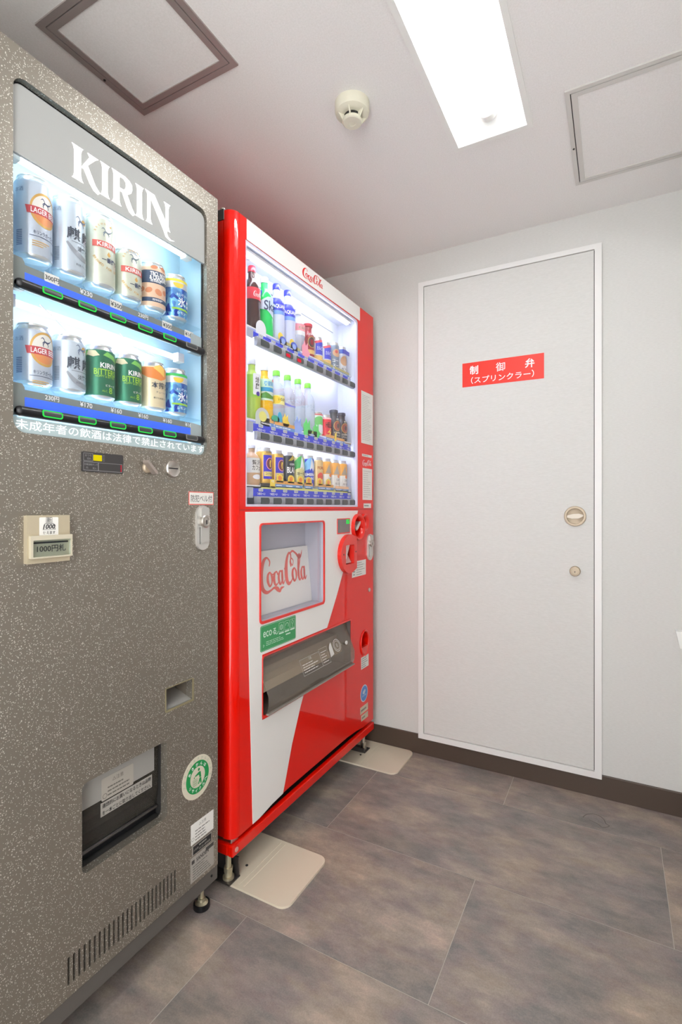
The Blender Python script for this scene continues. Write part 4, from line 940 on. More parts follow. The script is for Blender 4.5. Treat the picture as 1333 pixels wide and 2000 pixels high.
strip_card(1, PC0+PITCH*6.25, PC0+PITCH*7.2, S1, .022); strip_card(1, PC0+PITCH*7.45, PC0+PITCH*8.5, S1, .019); strip_card(1, PC0+PITCH*8.55, PC0+PITCH*9.35, S1-.001, .009, mat('card_brown', (150,120,84), .5))
c = obj('promo_card', MB().prism(FX, [(PC0+PITCH*7.25,S1+.004),(PC0+PITCH*7.45,S1+.004),(PC0+PITCH*7.48,S1+.040),(PC0+PITCH*7.36,S1+.026),(PC0+PITCH*7.3,S1+.036)], -.0300, -.0288), M_CY, rm)
c = obj('promo_card', MB().box(-.0300, -.0288, PC0+PITCH*.10, PC0+PITCH*8.9, S2-.001, S2+.008), mat('card_lemon', (226,226,130), .5), rm)
for a, b in ((1.25,2.05),(2.08,3.0),(3.0,3.7),(3.95,4.75),(5.35,6.15),(6.2,7.1)): strip_card(2, PC0+PITCH*a, PC0+PITCH*b, S2+.006, .021, M_CO)
for a in (1.62, 2.62, 3.52, 4.35, 5.52, 6.5): dome_card(PC0+PITCH*a, S2+.022, .018, .026, M_CY, mat('card_tangerine', (240,140,40), .5))
for a, b in ((7.35,8.2),(8.25,9.05)): strip_card(2, PC0+PITCH*a, PC0+PITCH*b, S2+.004, .020, mat('card_peach', (246,196,150), .5))
c = obj('promo_card', MB().box(-.0300, -.0288, PC0+PITCH*.82, PC0+PITCH*1.22, S2+.003, S2+.030), M_CY, rm); k = MB(); put_text(k, FX, '+25', PC0+PITCH*1.02, S2+.024, h=.007, z=-.0286, bold=.02); obj('lettering', k, M_INKW, c)
c = obj('promo_card', MB().box(-.0300, -.0288, PC0+PITCH*.05, PC0+PITCH*.78, S2+.004, S2+.016), mat('card_black', (70,66,60), .5), rm)
c = obj('promo_card', MB().box(-.0300, -.0288, PC0+PITCH*8.28, PC0+PITCH*9.15, S0+.086, S0+.101), mat('card_banner_blue', (48,56,190), .5), rm)

# --- advert window
ab = obj('advert_case', MB().openbox(FX, ADW[0], ADW[2], ADW[1], ADW[3], -.075, -.001, t=.0028), mat('advert_grey', (186,186,200), .5), rm)
AT = .8950
bq = [(-.046,ADW[0]+.001,ADW[1]+.001),(-.046,-.4525,ADW[1]+.001),(-.066,-.4730-.0,AT),(-.066,ADW[0]+.001,AT)]
bq = [(x, min(y, ADW[2]-.001), z) for x, y, z in bq]
bd = obj('advert_board', MB().add(bq+[(x-.003, y, z) for x, y, z in bq], [(0,1,2,3),(7,6,5,4),(0,4,5,1),(1,5,6,2),(2,6,7,3),(3,7,4,0)]), M_WPANEL, ab)
def FBD(u, v, w): 
    t_ = (v-ADW[1])/(AT-ADW[1]); return (-.046-.020*t_+.0006, u, v)
m = MB(); script_logo(m, FBD, -.7830, .7810, .268, .122, 0, fat=1.45); obj('script_logo', m, M_INKP, bd)
obj('advert_frame', MB().prism(FX, rr(ADW[0]-.0045, ADW[1]-.0075, ADW[2]+.0045, ADW[3]+.0045, .013, 5), 0, .0045, [rr(ADW[0]+.0005, ADW[1]+.0005, ADW[2]-.0005, ADW[3]-.0005, .010, 5)]), M_REDP, rm, bevel=.001)
obj('advert_glass', MB().prism(FX, rr(ADW[0]+.0008, ADW[1]+.0008, ADW[2]-.0008, ADW[3]-.0008, .009, 4), -.010, -.0085), M_GLASS, rm)
# eco sticker
ec = obj('green_sticker', MB().prism(FX, rr(-.8570,.6130,-.6740,.6880,.006,4), .0014, .0020), mat('eco_green', (52,150,88), .45), rm)
m = MB()
m.prism(FX, rr(-.8550,.6150,-.6760,.6860,.005,4), .0023, .0023, [rr(-.8543,.6157,-.6767,.6853,.0045,4)])
put_text(m, FX, 'eco', -.8230, .6610, h=.0170, w=.042, z=.0023, bold=.01); put_text(m, FX, 'る', -.7890, .6610, h=.019, z=.0023, bold=.02)
ribbon(m, FX, [(-.782,.652,.002),(-.776,.650,.0025),(-.770,.657,.002)], .0023)
for k, u in enumerate((-.7660, -.7360, -.7060)):
    frame2(m, FX, (u, .6520, u+.0250, .6800), .0009, .0023); m.prism(FX, rect(u, .6455, u+.0250, .6500), .0023, .0023)
    if k == 0:
        m.prism(FX, ell(u+.0125,.6655,.0085,.0085,20), .0023, .0023, [ell(u+.0125,.6655,.0076,.0076,20)])
        for dz in (-.004, 0, .004): m.prism(FX, rect(u+.005,.6655+dz-.0005,u+.020,.6655+dz+.0005), .0023, .0023)
        m.prism(FX, ell(u+.0125,.6655,.0042,.0083,16), .0023, .0023, [ell(u+.0125,.6655,.0034,.0076,16)])
    if k == 1: m.prism(FX, [(u+.0125+.008*math.cos(a), .666+.008*math.sin(a)) for a in [-.8+q*.4 for q in range(11)]]+[(u+.0125+.0065*math.cos(a), .666+.0065*math.sin(a)) for a in [-.8+q*.4 for q in range(10,-1,-1)]], .0023, .0023)
    if k == 2: ribbon(m, FX, [(u+.0125,.655,.0012),(u+.0125,.662,.0012),(u+.008,.670,.0012),(u+.012,.677,.0012),(u+.0175,.670,.0012),(u+.0135,.663,.001)], .0023)
bars(m, FX, -.8300, .6255, -.7350, .6400, 3, .0023, seed=12, fill=.3); m.prism(FX, rr(-.7300,.6360,-.7050,.6400,.001,2), .0023, .0023)
m.prism(FX, ell(-.842,.6290,.0055,.0050,3), .0023, .0023, [ell(-.842,.6290,.0038,.0034,3)])
obj('lettering', m, mat('pale_ink', (206,230,212), .5), ec)
# --- delivery chute
dc = obj('delivery_chute', MB().openbox(FX, RCH[0], RCH[2], RCH[1], RCH[3], -.115, -.001, t=.0028), mat('chute_dark', (96,88,84), .55), rm)
obj('chute_back', MB().box(-.113, -.108, RCH[0]+.002, RCH[2]-.002, .535, RCH[3]-.001), mat('chute_red', (226,120,110), .5), dc)
obj('chute_ledge', MB().box(-.108, -.060, RCH[0]+.002, RCH[2]-.002, .505, .535), mat('ledge_grey', (176,172,164), .5), dc)
obj('chute_ledge', MB().add([(-.060,y,z) for y in (RCH[0]+.002,RCH[2]-.002) for z in (.478,.512)]+[(-.038,y,z) for y in (RCH[0]+.002,RCH[2]-.002) for z in (.470,.500)], [(4,6,7,5),(1,5,7,3),(0,2,6,4),(0,1,3,2),(0,4,5,1),(2,3,7,6)]), mat('ledge_cream', (232,226,210), .5), dc)
PF = [(-.016, RCH[3]-.006), (-.012, .560), (.020, .482), (.020, .452), (.012, RCH[1]+.006)]
cf = obj('chute_flap', profile_sheet(MB(), PF, RCH[0]+.004, RCH[2]-.004), M_FLAP, rm)
m = MB(); m.add([(p[0]-.001, RCH[2]-.0045, p[1]) for p in PF]+[(-.028, RCH[2]-.0045, PF[-1][1]), (-.028, RCH[2]-.0045, .500)], [tuple(range(7))]); obj('flap_cheek', m, M_FLAP, cf)
obj('flap_lip', MB().box(.010, .020, RCH[0]+.004, RCH[2]-.004, RCH[1]+.003, RCH[1]+.008), mat('flap_edge', (140,132,124), .4), cf, bevel=.001)
obj('flap_hinge', MB().tube([(-.014, RCH[0]+.006, RCH[3]-.006), (-.014, RCH[2]-.006, RCH[3]-.006)], .0035, 8), M_ACRYL, cf)
obj('flap_stop', MB().lathe([(.007, 0), (.007, .004)], (.0095, -.760, .466), 16, 'x'), M_ACRYL, cf); obj('flap_stop', MB().lathe([(.007, 0), (.007, .004)], (.0085, -.345, .523), 16, 'x'), mat('stop_white', (226,224,220), .4), cf)
def FFL(u, v, w): return (-.012+(.560-v)/(.560-.482)*.032+.0012, u, v)
m = MB(); M_FLINK = mat('flap_ink', (214,212,206), .6)
frame2(m, FFL, (-.650,.487,-.530,.535), .0007, 0); frame2(m, FFL, (-.528,.487,-.475,.540), .0007, 0); put_text(m, FFL, '注意', -.590, .5290, h=.0085, z=0)
bars(m, FFL, -.642, .492, -.540, .521, 4, 0, seed=21, fill=.35); bars(m, FFL, -.522, .492, -.482, .532, 5, 0, seed=22, fill=.3)
m.prism(FFL, ell(-.405,.527,.0250,.0210,30), 0, 0, [ell(-.405,.527,.0225,.0188,30)]); m.prism(FFL, ell(-.405,.527,.0185,.0155,26), 0, 0, [ell(-.405,.527,.0165,.0138,26)])
put_text(m, FFL, '缶', -.405, .527, h=.013, z=0)
m.prism(FFL, [(-.468,.500),(-.440,.505),(-.440,.545),(-.452,.540),(-.462,.530)], 0, 0)
obj('flap_lettering', m, M_FLINK, cf)
obj('chute_frame', MB().prism(FX, rr(RCH[0]-.004, RCH[1]-.009, RCH[2]+.0035, RCH[3]+.005, .010, 4), 0, .0025, [rr(RCH[0]+.0005, RCH[1]+.0005, RCH[2]-.0005, RCH[3]-.0005, .008, 4)]), M_REDP, rm, bevel=.0008)
# --- money side
dp = obj('credit_display', MB().prism(FX, rr(-.4020,.9320,-.3010,.9890,.003,3), .0014, .0030), M_REDP, rm)
obj('display_screen', MB().prism(FX, rect(-.3985,.9365,-.3045,.9855), .0030, .0036), mat('screen_grey', (118,112,112), .3), dp)
obj('screen_edge', MB().prism(FX, rect(-.3845,.9395,-.3830,.9835), .0036, .0040), M_INKG, dp)
m = MB(); m.prism(FX, rr(-.3330,.9680,-.3070,.9850,.002,2), .0038, .0038, [rect(-.3245,.9710,-.3215,.9820),rect(-.3170,.9705,-.3120,.9725),rect(-.3160,.9760,-.3110,.9830)]); obj('green_digits', m, M_LEDG, dp)
def ring(name, c, ro_u, ro_v, ri_u, ri_v, t, parent, m=M_REDP, x=0):
    mb = MB(); n = 40
    prof = [(1.0, 0), (1.0, .55), (.93, .90), (.80, 1.0), (.55, .92), (.20, .55), (0, 0)]
    vs = []
    for f, h in prof:
        for k in range(n):
            a = 2*PI*k/n; vs.append((x+h*t, c[0]+(ri_u+(ro_u-ri_u)*f)*math.cos(a), c[1]+(ri_v+(ro_v-ri_v)*f)*math.sin(a)))
    fs = [(i*n+k, i*n+(k+1)%n, (i+1)*n+(k+1)%n, (i+1)*n+k) for i in range(len(prof)-1) for k in range(n)]
    mb.add(vs, fs); mb.smooth = True
    return obj(name, mb, m, parent)
cr = ring('return_lever_ring', COIN, .0500, .0520, .0360, .0380, .016, rm)
m = MB(); m.lathe([(.0385, 0), (.0385, .002)], (-.022, *COIN), 28, 'x'); obj('lever_well', m, mat('well_red', (150,20,14), .4), cr)
m = MB(); b0 = [(-.020,-.006),(-.014,-.014),(.000,-.006),(.018,.012),(.022,.022),(.014,.022),(-.006,.010)]
m.prism(FX, [(COIN[0]+a, COIN[1]+b) for a, b in b0], -.016, .008); obj('return_lever', m, M_SILVER, cr, bevel=.002)
sr = ring('coin_slot_ring', SLOT, .0330, .0350, .0185, .0205, .012, rm)
obj('coin_plate', MB().lathe([(.0205, 0), (.0205, .003)], (-.010, *SLOT), 26, 'x'), M_CREAM, sr)
obj('slot_gap', MB().prism(FX, rr(SLOT[0]-.013, SLOT[1]-.0015, SLOT[0]+.006, SLOT[1]+.0015, .001, 2), -.0070, -.0064), M_BLACK, sr)
# bill slot: D-shaped red housing
bo_ = [(-.2930+.0, .786)]
D = [(BILL[0]+.066, BILL[1]-.066), (BILL[0]+.066, BILL[1]+.060)]
arc = [(BILL[0]+.010+.075*math.cos(a), BILL[1]-.001+.0735*math.sin(a)) for a in [PI*.42+k*PI*1.16/20 for k in range(21)]]
outer = [(BILL[0]+.062, BILL[1]-.060), (BILL[0]+.062, BILL[1]+.060)]+arc
bl = obj('bill_acceptor', MB().prism(FX, outer, 0, .018, [rect(BILL[0]-.029, BILL[1]-.039, BILL[0]+.037, BILL[1]+.033)]), M_REDP, rm, bevel=.005)
obj('bill_well', MB().openbox(FX, BILL[0]-.029, BILL[0]+.037, BILL[1]-.039, BILL[1]+.033, -.024, -.0205+.018, t=.001), mat('well_red', (150,20,14), .4), bl)
obj('bill_plate', MB().add([(-.022,BILL[0]-.026,BILL[1]+.026),(-.022,BILL[0]+.022,BILL[1]+.026),(.008,BILL[0]+.034,BILL[1]-.036),(.008,BILL[0]-.026,BILL[1]-.036),(-.024,BILL[0]-.026,BILL[1]+.022),(-.024,BILL[0]+.022,BILL[1]+.022),(-.02,BILL[0]+.034,BILL[1]-.038),(-.02,BILL[0]-.026,BILL[1]-.038)],[(3,2,1,0),(0,1,5,4),(4,5,6,7),(1,2,6,5),(2,3,7,6),(3,0,4,7)]), mat('bill_plate_pink', (196,160,156), .4), bl)
for a, b in ((-.046, 0), (.052, .004)): obj('screw', MB().lathe([(.003, 0), (.003, .001)], (.018, BILL[0]+a, BILL[1]+b), 10, 'x'), M_DARK, bl)
lock_handle(-.1225, .9200, .8120, 0, rm, .046)
sk = obj('notice_sticker', MB().prism(FX, rect(-.2790,.7570,-.1560,.8185), 0, .0005), M_PAPER, rm)
m = MB(); bars(m, FX, -.2700, .7610, -.2500, .8080, 4, .0008, seed=31, fill=.35); bars(m, FX, -.2420, .7600, -.1620, .8150, 6, .0008, seed=32, fill=.22); obj('lettering', m, M_INKG, sk)
obj('key_lock', MB().lathe([(.0085, 0), (.0085, .003), (.006, .004), (.002, .003)], (0, -.1250, .6890), 18, 'x'), M_STEEL, rm)
# coin return
cr2 = ring('return_cup', RRET, .0385, .0530, .0330, .0460, .005, rm)
obj('cup_back', MB().prism(FX, ell(RRET[0], RRET[1], .0345, .0475, 26), -.045, -.040), mat('cup_grey', (136,116,108), .45), cr2)
obj('cup_flap', MB().prism(FX, [(RRET[0]+.0325*math.cos(a), RRET[1]+.0455*math.sin(a)) for a in [PI+.30+k*(PI-.60)/12 for k in range(13)]], -.010, .003), M_REDP, cr2, bevel=.001)
def small_label(name, r, m=M_PAPER, rows=2, seed=1, ink=M_INKG, fill=.3, head=None):
    o = obj(name, MB().prism(FX, rect(*r), 0, .0005), m, rm); k = MB()
    du = (r[2]-r[0])*.08; dv = (r[3]-r[1])*.06
    bars(k, FX, r[0]+du, r[1]+dv, r[2]-du, r[3]-dv, rows, .0008, seed=seed, fill=fill); obj('lettering', k, ink, o); return o
small_label('notice_sticker', (-.1990,.3780,-.1300,.4260), rows=5, seed=41)
small_label('notice_sticker', (-.2070,.1985,-.1360,.2270), mat('sticker_tan', (214,196,170), .5), 1, 42)
small_label('notice_sticker', (-.1980,.1690,-.1360,.1930), mat('sticker_tan', (214,196,170), .5), 1, 43)
small_label('contents_label', (-.1980,1.2900,-.0880,1.5010), M_PAPER, 26, 44, mat('faint_ink', (170,160,156), .6), .22)
small_label('notice_sticker', (-.1910,1.2370,-.1000,1.2470), M_PAPER, 1, 45)
small_label('contents_label', (-.1860,1.0610,-.0960,1.1900), M_PAPER, 13, 46, mat('faint_ink', (170,160,156), .6), .22)
small_label('notice_sticker', (-.1760,1.0280,-.1060,1.0465), M_PAPER, 1, 47)
lg = MB(); script_logo(lg, FX, -.1860, 1.2030, .085, .027, .0006); obj('script_logo', lg, M_INKW, rm)
bs2 = obj('blue_sticker', MB().prism(FX, ell(-.1718,.2757,.0330,.0340,30), 0, .0005), mat('sticker_pale', (206,214,224), .5), rm)
m = MB().prism(FX, ell(-.1718,.2757,.0290,.0300,28), .0007, .0007, [[(-.185,.285),(-.165,.292),(-.158,.284),(-.170,.272),(-.186,.276)]]); obj('blue_print', m, mat('print_blue', (76,132,200), .5), bs2)
m = MB(); put_text(m, FX, 'おかね', -.1718, .2680, h=.008, w=.036, z=.0010); obj('lettering', m, M_INKW, bs2)

# ------------------------------------------------------------------ bottles and cans in the red machine
def gloss(name, col, rough=.22, metal=0.0): return mat(name, col, rough, metal)
def bottle(si, i, H, R, body, cap, label, deco=None, neckfrac=.80, capm_h=.085, waist=.0, dx=0.0, neck=.40, shoulder=.60, zone=None):
    x = -.0600+dx; y = PC0+PITCH*i; z = SHELF[si][0]+.0004
    t = thing('drink_bottle', (x, y, z), label, 'bottle', 'bottles and cans on show in the red machine')
    p = [(R*.80, 0), (R*.93, .003), (R, .010), (R, H*.30), (R*(1-waist), H*.40), (R, H*.50), (R, H*shoulder), (R*.93, H*(shoulder+.07)), (R*.72, H*(shoulder+.14)), (R*neck*1.08, H*neckfrac), (R*neck, H*(neckfrac+.02)), (R*neck, H*.90)]
    if zone: p = [(r, h, 1 if zone[0]*H <= h < zone[1]*H else 0) for r, h in p]
    obj('bottle_body', MB().lathe(p, (x, y, z), 28), [body, zone[2]] if zone else body, t)
    rc = R*neck*1.12
    obj('cap', MB().lathe([(rc, H*.905), (rc*1.03, H*.915), (rc*1.03, H*.985), (rc*.9, H)], (x, y, z), 22), cap, t)
    dress(t, x, y, z, R, H, deco); return t
def dress(t, x, y, z, R, H, deco):
    if not deco: return
    layers = {}
    def F(u, v, w): return (w, y+u-.012, z+v)
    def L_(name, m):
        if name not in layers: layers[name] = (MB(), m)
        return layers[name][0]
    deco(L_, F, H, R)
    for name, (mb, m) in layers.items():
        if mb.f: obj(name, wrap(mb, (x, y), R, .004), m, t)
def drink_can(si, i, H, R, body, label, deco=None, dx=0.0):
    x = -.0620+dx; y = PC0+PITCH*i; z = SHELF[si][0]+.0004
    t = thing('drink_can', (x, y, z), label, 'can', 'bottles and cans on show in the red machine')
    obj('can_body', MB().lathe(can_profile(H, R), (x, y, z), 28), [body, M_CANEND], t)
    dress(t, x, y, z, R, H, deco); return t
def band(L_, F, name, m, R, v0, v1, w=W0, a=1.9): L_(name, m).prism(F, rect(-R*a, v0, R*a, v1), w, w)
def words_(L_, F, s, v, h, m=M_INKW, u=.004, w=None, z=W2, bold=.02, name='lettering'): put_text(L_(name, m), F, s, u, v, h=h, w=w, z=z, bold=bold)
M_CAPW = gloss('cap_white', (232,234,240)); M_CAPB = gloss('cap_blue', (52,60,196)); M_CAPR = gloss('cap_red', (196,40,60)); M_CAPL = gloss('cap_lime', (128,224,64)); M_CAPK = gloss('cap_black', (62,64,82))
M_LAV = gloss('lavender_plastic', (206,212,240), .3); M_BLU = gloss('sport_blue', (56,64,206), .35)
def d_cola(L_, F, H, R):
    band(L_, F, 'bottle_label', gloss('cola_red', (222,52,68), .35), R, H*.46, H*.64); m = L_('script_logo', M_INKW)
    script_logo(m, F, -.006, H*.515, .040, .018, W2)
def d_sk(L_, F, H, R):
    c = gloss('label_pale', (196,214,234), .35); L_('label_cloud', c).prism(F, [(-R*1.3,H*.44),(-R*1.4,H*.52),(-R*.9,H*.57),(-.002,H*.64),(R*1.2,H*.66),(R*1.3,H*.30),(R*.5,H*.34),(-R*.2,H*.42)], W0, W0)
    L_('blue_print', M_BLU).prism(F, [(-R*1.5,H*.60),(-R*1.4,H*.72),(-R*.7,H*.74),(-R*.9,H*.62)], W0, W0)
    words_(L_, F, 'Skal', H*.50, .030, M_INKB, .010, .048, W2, .015)
def d_aqua(L_, F, H, R):
    band(L_, F, 'bottle_label', M_BLU, R, H*.52, H*.66); L_('label_wave', gloss('sport_sky', (120,160,236), .35)).prism(F, [(-R*1.7,H*.44),(R*1.7,H*.47),(R*1.7,H*.52),(-R*1.7,H*.52)], W0, W0)
    words_(L_, F, 'AQUARIUS', H*.585, .014, M_INKW, .006, .062, W2, .03)
def d_pink(L_, F, H, R):
    band(L_, F, 'bottle_label', gloss('label_pink', (240,150,160), .4), R, H*.50, H*.66); band(L_, F, 'label_foot', M_CW, R, H*.40, H*.50); words_(L_, F, 'ミルク', H*.57, .009, gloss('leaf_green_ink', (90,170,120)), .004)
def d_redb(L_, F, H, R):
    L_('round_print', gloss('print_brown', (70,36,40), .4)).prism(F, ell(.005, H*.44, R*.62, R*.75, 22), W0, W0, [ell(.005, H*.44, R*.30, R*.42, 18)])
    L_('ring_print', M_GOLD).prism(F, ell(.005, H*.44, R*.70, R*.84, 22), W1, W1, [ell(.005, H*.44, R*.62, R*.75, 22)])
    band(L_, F, 'label_foot', gloss('label_tan', (226,186,110), .4), R, H*.10, H*.22); words_(L_, F, 'COFFEE', H*.66, .007, M_INKW, .004)
def d_wb(L_, F, H, R):
    L_('blue_print', M_BLU).prism(F, rect(-R*.6, H*.30, R*1.3, H*.82), W0, W0); L_('red_print', gloss('print_pink', (226,90,110), .4)).prism(F, [(-R*.9,H*.80),(R*.6,H*.90),(R*.8,H*.82),(-R*.6,H*.72)], W1, W1)
    words_(L_, F, 'カルピス', H*.55, .014, M_INKW, .006, .030); band(L_, F, 'label_foot', gloss('label_tan', (226,186,110), .4), R, H*.08, H*.26, W1, 1.3)
def d_soup(L_, F, H, R):
    L_('food_print', gloss('soup_ink', (206,160,120), .4)).prism(F, ell(.004, H*.62, R*.8, H*.14, 20), W0, W0); L_('red_print', gloss('print_red2', (206,80,70), .4)).prism(F, ell(.002, H*.66, R*.3, H*.06, 14), W1, W1)
    words_(L_, F, 'コーン', H*.34, .012, M_INKW, .006); words_(L_, F, 'スープ', H*.18, .012, M_INKW, .006)
def d_white(L_, F, H, R):
    band(L_, F, 'blue_print', gloss('print_blue2', (62,104,190), .4), R, H*.74, H*.90); L_('food_print', gloss('soup_ink', (206,160,120), .4)).prism(F, ell(.004, H*.48, R*.8, H*.18, 20), W0, W0); words_(L_, F, 'カフェ', H*.18, .010, M_INKG, .006); words_(L_, F, '2000', H*.82, .009, M_INKW, .006)
drk = gloss('cola_brown', (62,24,22), .15)
bottle(0, 0, .195, .0265, drk, M_CAPR, 'dark cola bottle with red label and red cap', d_cola, waist=.10)
bottle(0, 1, .186, .0270, gloss('soda_green', (10,206,96), .2), M_CAPW, 'bright green soda bottle with pale cloud label', d_sk, waist=.06)
bottle(0, 2, .190, .0265, M_LAV, M_CAPB, 'blue capped sports drink bottle right of the green soda bottle', d_aqua, zone=(.60, .73, M_BLU))
bottle(0, 3, .193, .0265, M_LAV, M_CAPB, 'blue capped sports drink bottle left of the pink labelled bottle', d_aqua, zone=(.60, .73, M_BLU))
bottle(0, 4, .148, .0245, M_WATER, M_CAPW, 'clear bottle with pink label in the top row', d_pink)
bottle(0, 5, .122, .0240, gloss('dark_red_bottle', (150,28,44), .2), M_CAPR, 'short dark red coffee bottle with red cap and round emblem', d_redb, neck=.62, neckfrac=.76)
drink_can(0, 6, .092, .0225, gloss('white_blue_can', (226,230,244), .3, .3), 'white and blue can in the top row, beside the dark red bottle', d_wb)
drink_can(0, 7, .090, .0225, gloss('white_blue_can', (226,230,244), .3, .3), 'white and blue can below the blue banner card, top row', d_wb)
drink_can(0, 8, .108, .0225, gloss('slate_can', (120,136,158), .35, .3), 'slate grey soup can in the top row, next to last', d_soup)
drink_can(0, 9, .108, .0225, gloss('snow_can', (228,230,236), .35, .2), 'white can with blue top band, last in the top row', d_white)
def d_ayataka(L_, F, H, R):
    band(L_, F, 'bottle_label', gloss('tea_label', (150,206,60), .35), R, H*.36, H*.72); L_('label_panel', M_CW).prism(F, rr(-R*.30, H*.40, R*.75, H*.74, .004, 4), W1, W1)
    words_(L_, F, '綾', H*.64, .018, M_INK, R*.22, .014, W2); words_(L_, F, '鷹', H*.54, .018, M_INK, R*.22, .014, W2); L_('blue_print', gloss('teapot_blue', (50,70,160), .4)).prism(F, ell(R*.32, H*.42, .007, .007, 16), W2, W2)
def d_soken(L_, F, H, R):
    band(L_, F, 'bottle_label', gloss('mint_label', (206,232,214), .4), R, H*.38, H*.74); band(L_, F, 'blue_band', gloss('tea_band_blue', (30,150,206), .4), R, H*.53, H*.60, W1); words_(L_, F, '爽健美茶', H*.665, .015, gloss('tea_sky_ink', (40,150,214), .4), .008, .044, W2)
    L_('red_print', gloss('berry_ink', (206,50,70), .4)).prism(F, ell(R*.8, H*.73, .007, .005, 14), W2, W2); L_('leaf_print', gloss('leaf_green2', (70,150,70), .4)).prism(F, [(-R*1.2,H*.47),(-R*.3,H*.52),(R*.6,H*.46),(R*1.3,H*.50),(R*1.3,H*.42),(R*.2,H*.41),(-R*1.0,H*.42)], W1, W1)
def d_lemon(L_, F, H, R):
    band(L_, F, 'bottle_label', gloss('lemon_label', (240,240,160), .4), R, H*.38, H*.54); L_('lemon_print', M_CY).prism(F, ell(-R*.5, H*.46, R*.6, H*.07, 20), W1, W1); words_(L_, F, 'いろはす', H*.47, .010, gloss('leaf_ink3', (60,110,60)), .008, .030)
def d_iro(acc):
    def f(L_, F, H, R):
        words_(L_, F, 'い・ろ・は・す', H*.53, .013, mat('iro_ink', (90,96,104), .5), .004, .040, W1, .01); words_(L_, F, '天然水', H*.46, .006, M_INKG, .008, None, W1)
        if acc: L_('blue_print', gloss('iro_blue', (110,130,220), .4)).prism(F, [(-R*1.2,H*.56),(-R*.9,H*.48),(0,H*.42),(R*1.1,H*.42),(R*1.1,H*.39),(-R*.4,H*.40),(-R*1.2,H*.46)], W1, W1)
    return f
def d_green(L_, F, H, R):
    band(L_, F, 'red_top', gloss('top_pink', (226,120,120), .4), R, H*.86, H*.92); L_('green_print', gloss('melon_green', (120,206,110), .4)).prism(F, ell(.002, H*.62, R*1.0, H*.20, 22), W0, W0); L_('white_print', M_CW).prism(F, ell(.004, H*.30, R*.7, H*.18, 20), W1, W1)
def d_hi(L_, F, H, R):
    L_('lettering', M_INK); words_(L_, F, 'HELLO', H*.56, .020, M_INK, .010, .040, W1, .02); band(L_, F, 'pale_band', gloss('band_pink', (250,190,190), .4), R, H*.80, H*.87); L_('bolt_print', M_CY).prism(F, [(.014,H*.44),(-.004,H*.22),(.008,H*.24),(.002,H*.06),(.020,H*.28),(.008,H*.27)], W1, W1)
def d_black(L_, F, H, R):
    L_('ring_print', M_GOLD).prism(F, ell(.004, H*.46, R*.72, R*.85, 24), W1, W1, [ell(.004, H*.46, R*.62, R*.75, 22)]); L_('round_print', gloss('print_rust', (150,70,50), .4)).prism(F, ell(.004, H*.46, R*.62, R*.75, 22), W0, W0, [ell(.006, H*.46, R*.22, R*.40, 14)])
    words_(L_, F, 'COFFEE', H*.24, .007, M_CREAM, .005); words_(L_, F, 'ブラック', H*.15, .008, M_CREAM, .005); words_(L_, F, '微糖', H*.68, .006, M_CREAM, .004)
bottle(1, 0, .186, .0270, gloss('green_tea', (176,206,84), .25), M_CAPW, 'green tea bottle with white label panel and white cap', d_ayataka)
bottle(1, 1, .182, .0270, gloss('amber_tea', (236,186,36), .22), M_CAPW, 'amber tea bottle with mint label and white cap', d_soken)
bottle(1, 2, .180, .0265, M_WATER, M_CAPL, 'clear water bottle with lime cap and yellow lemon label', d_lemon)
bottle(1, 3, .180, .0260, M_WATER, M_CAPL, 'clear water bottle with lime cap and blue wave print', d_iro(True))
bottle(1, 4, .181, .0260, M_WATER, M_CAPL, 'plain clear water bottle with lime cap, between two other waters', d_iro(False))
bottle(1, 5, .180, .0260, M_WATER, M_CAPL, 'plain clear water bottle with lime cap, beside the green and white can', d_iro(False))
drink_can(1, 6, .087, .0235, gloss('melon_can', (226,240,226), .35, .2), 'pale green and white can in the middle row', d_green)
drink_can(1, 7, .087, .0235, gloss('red_can', (232,44,66), .3, .3), 'red can with yellow bolt print in the middle row', d_hi)
blk = gloss('black_bottle', (52,48,58), .22)
bottle(1, 8, .117, .0235, blk, M_CAPK, 'black coffee bottle beside the red can in the middle row', d_black, neck=.62, neckfrac=.76)
bottle(1, 9, .116, .0235, blk, M_CAPK, 'black coffee bottle, last in the middle row', d_black, neck=.62, neckfrac=.76)
def d_latte(L_, F, H, R):
    band(L_, F, 'bottle_label', gloss('latte_label', (226,222,214), .4), R, H*.30, H*.66); words_(L_, F, '贅沢', H*.55, .014, mat('latte_ink', (90,82,76), .5), .006, .030, W1); words_(L_, F, 'カフェ', H*.42, .014, mat('latte_ink', (90,82,76), .5), .006, .030, W1); L_('cup_print', M_CW).prism(F, ell(.008, H*.20, R*.6, H*.06, 20), W1, W1)
def d_gold(L_, F, H, R):
    nv = gloss('gold_navy', (58,44,190), .35); L_('navy_panel', nv).prism(F, rect(-R*.50, H*.18, R*1.3, H*.80), W0, W0); L_('ring_print', M_CP).prism(F, ell(.011, H*.58, R*.60, R*.74, 24), W1, W1, [ell(.011, H*.58, R*.54, R*.67, 22)])
    L_('round_print', gloss('print_maroon', (110,50,56), .4)).prism(F, ell(.011, H*.58, R*.54, R*.67, 22), W1, W1); L_('figure_print', M_CY).prism(F, [(.010,H*.49),(.014,H*.49),(.013,H*.58),(.017,H*.66),(.010,H*.68),(.008,H*.60)], W2, W2)
    L_('yellow_panel', gloss('panel_yellow', (232,214,130), .4)).prism(F, rect(-R*.42, H*.25, R*1.3, H*.37), W1, W1); words_(L_, F, 'コクの', H*.315, .008, mat('latte_ink', (90,82,76), .5), .006, None, W2); words_(L_, F, 'COFFEE', H*.88, .006, mat('latte_ink', (90,82,76), .5), .010, None, W1)
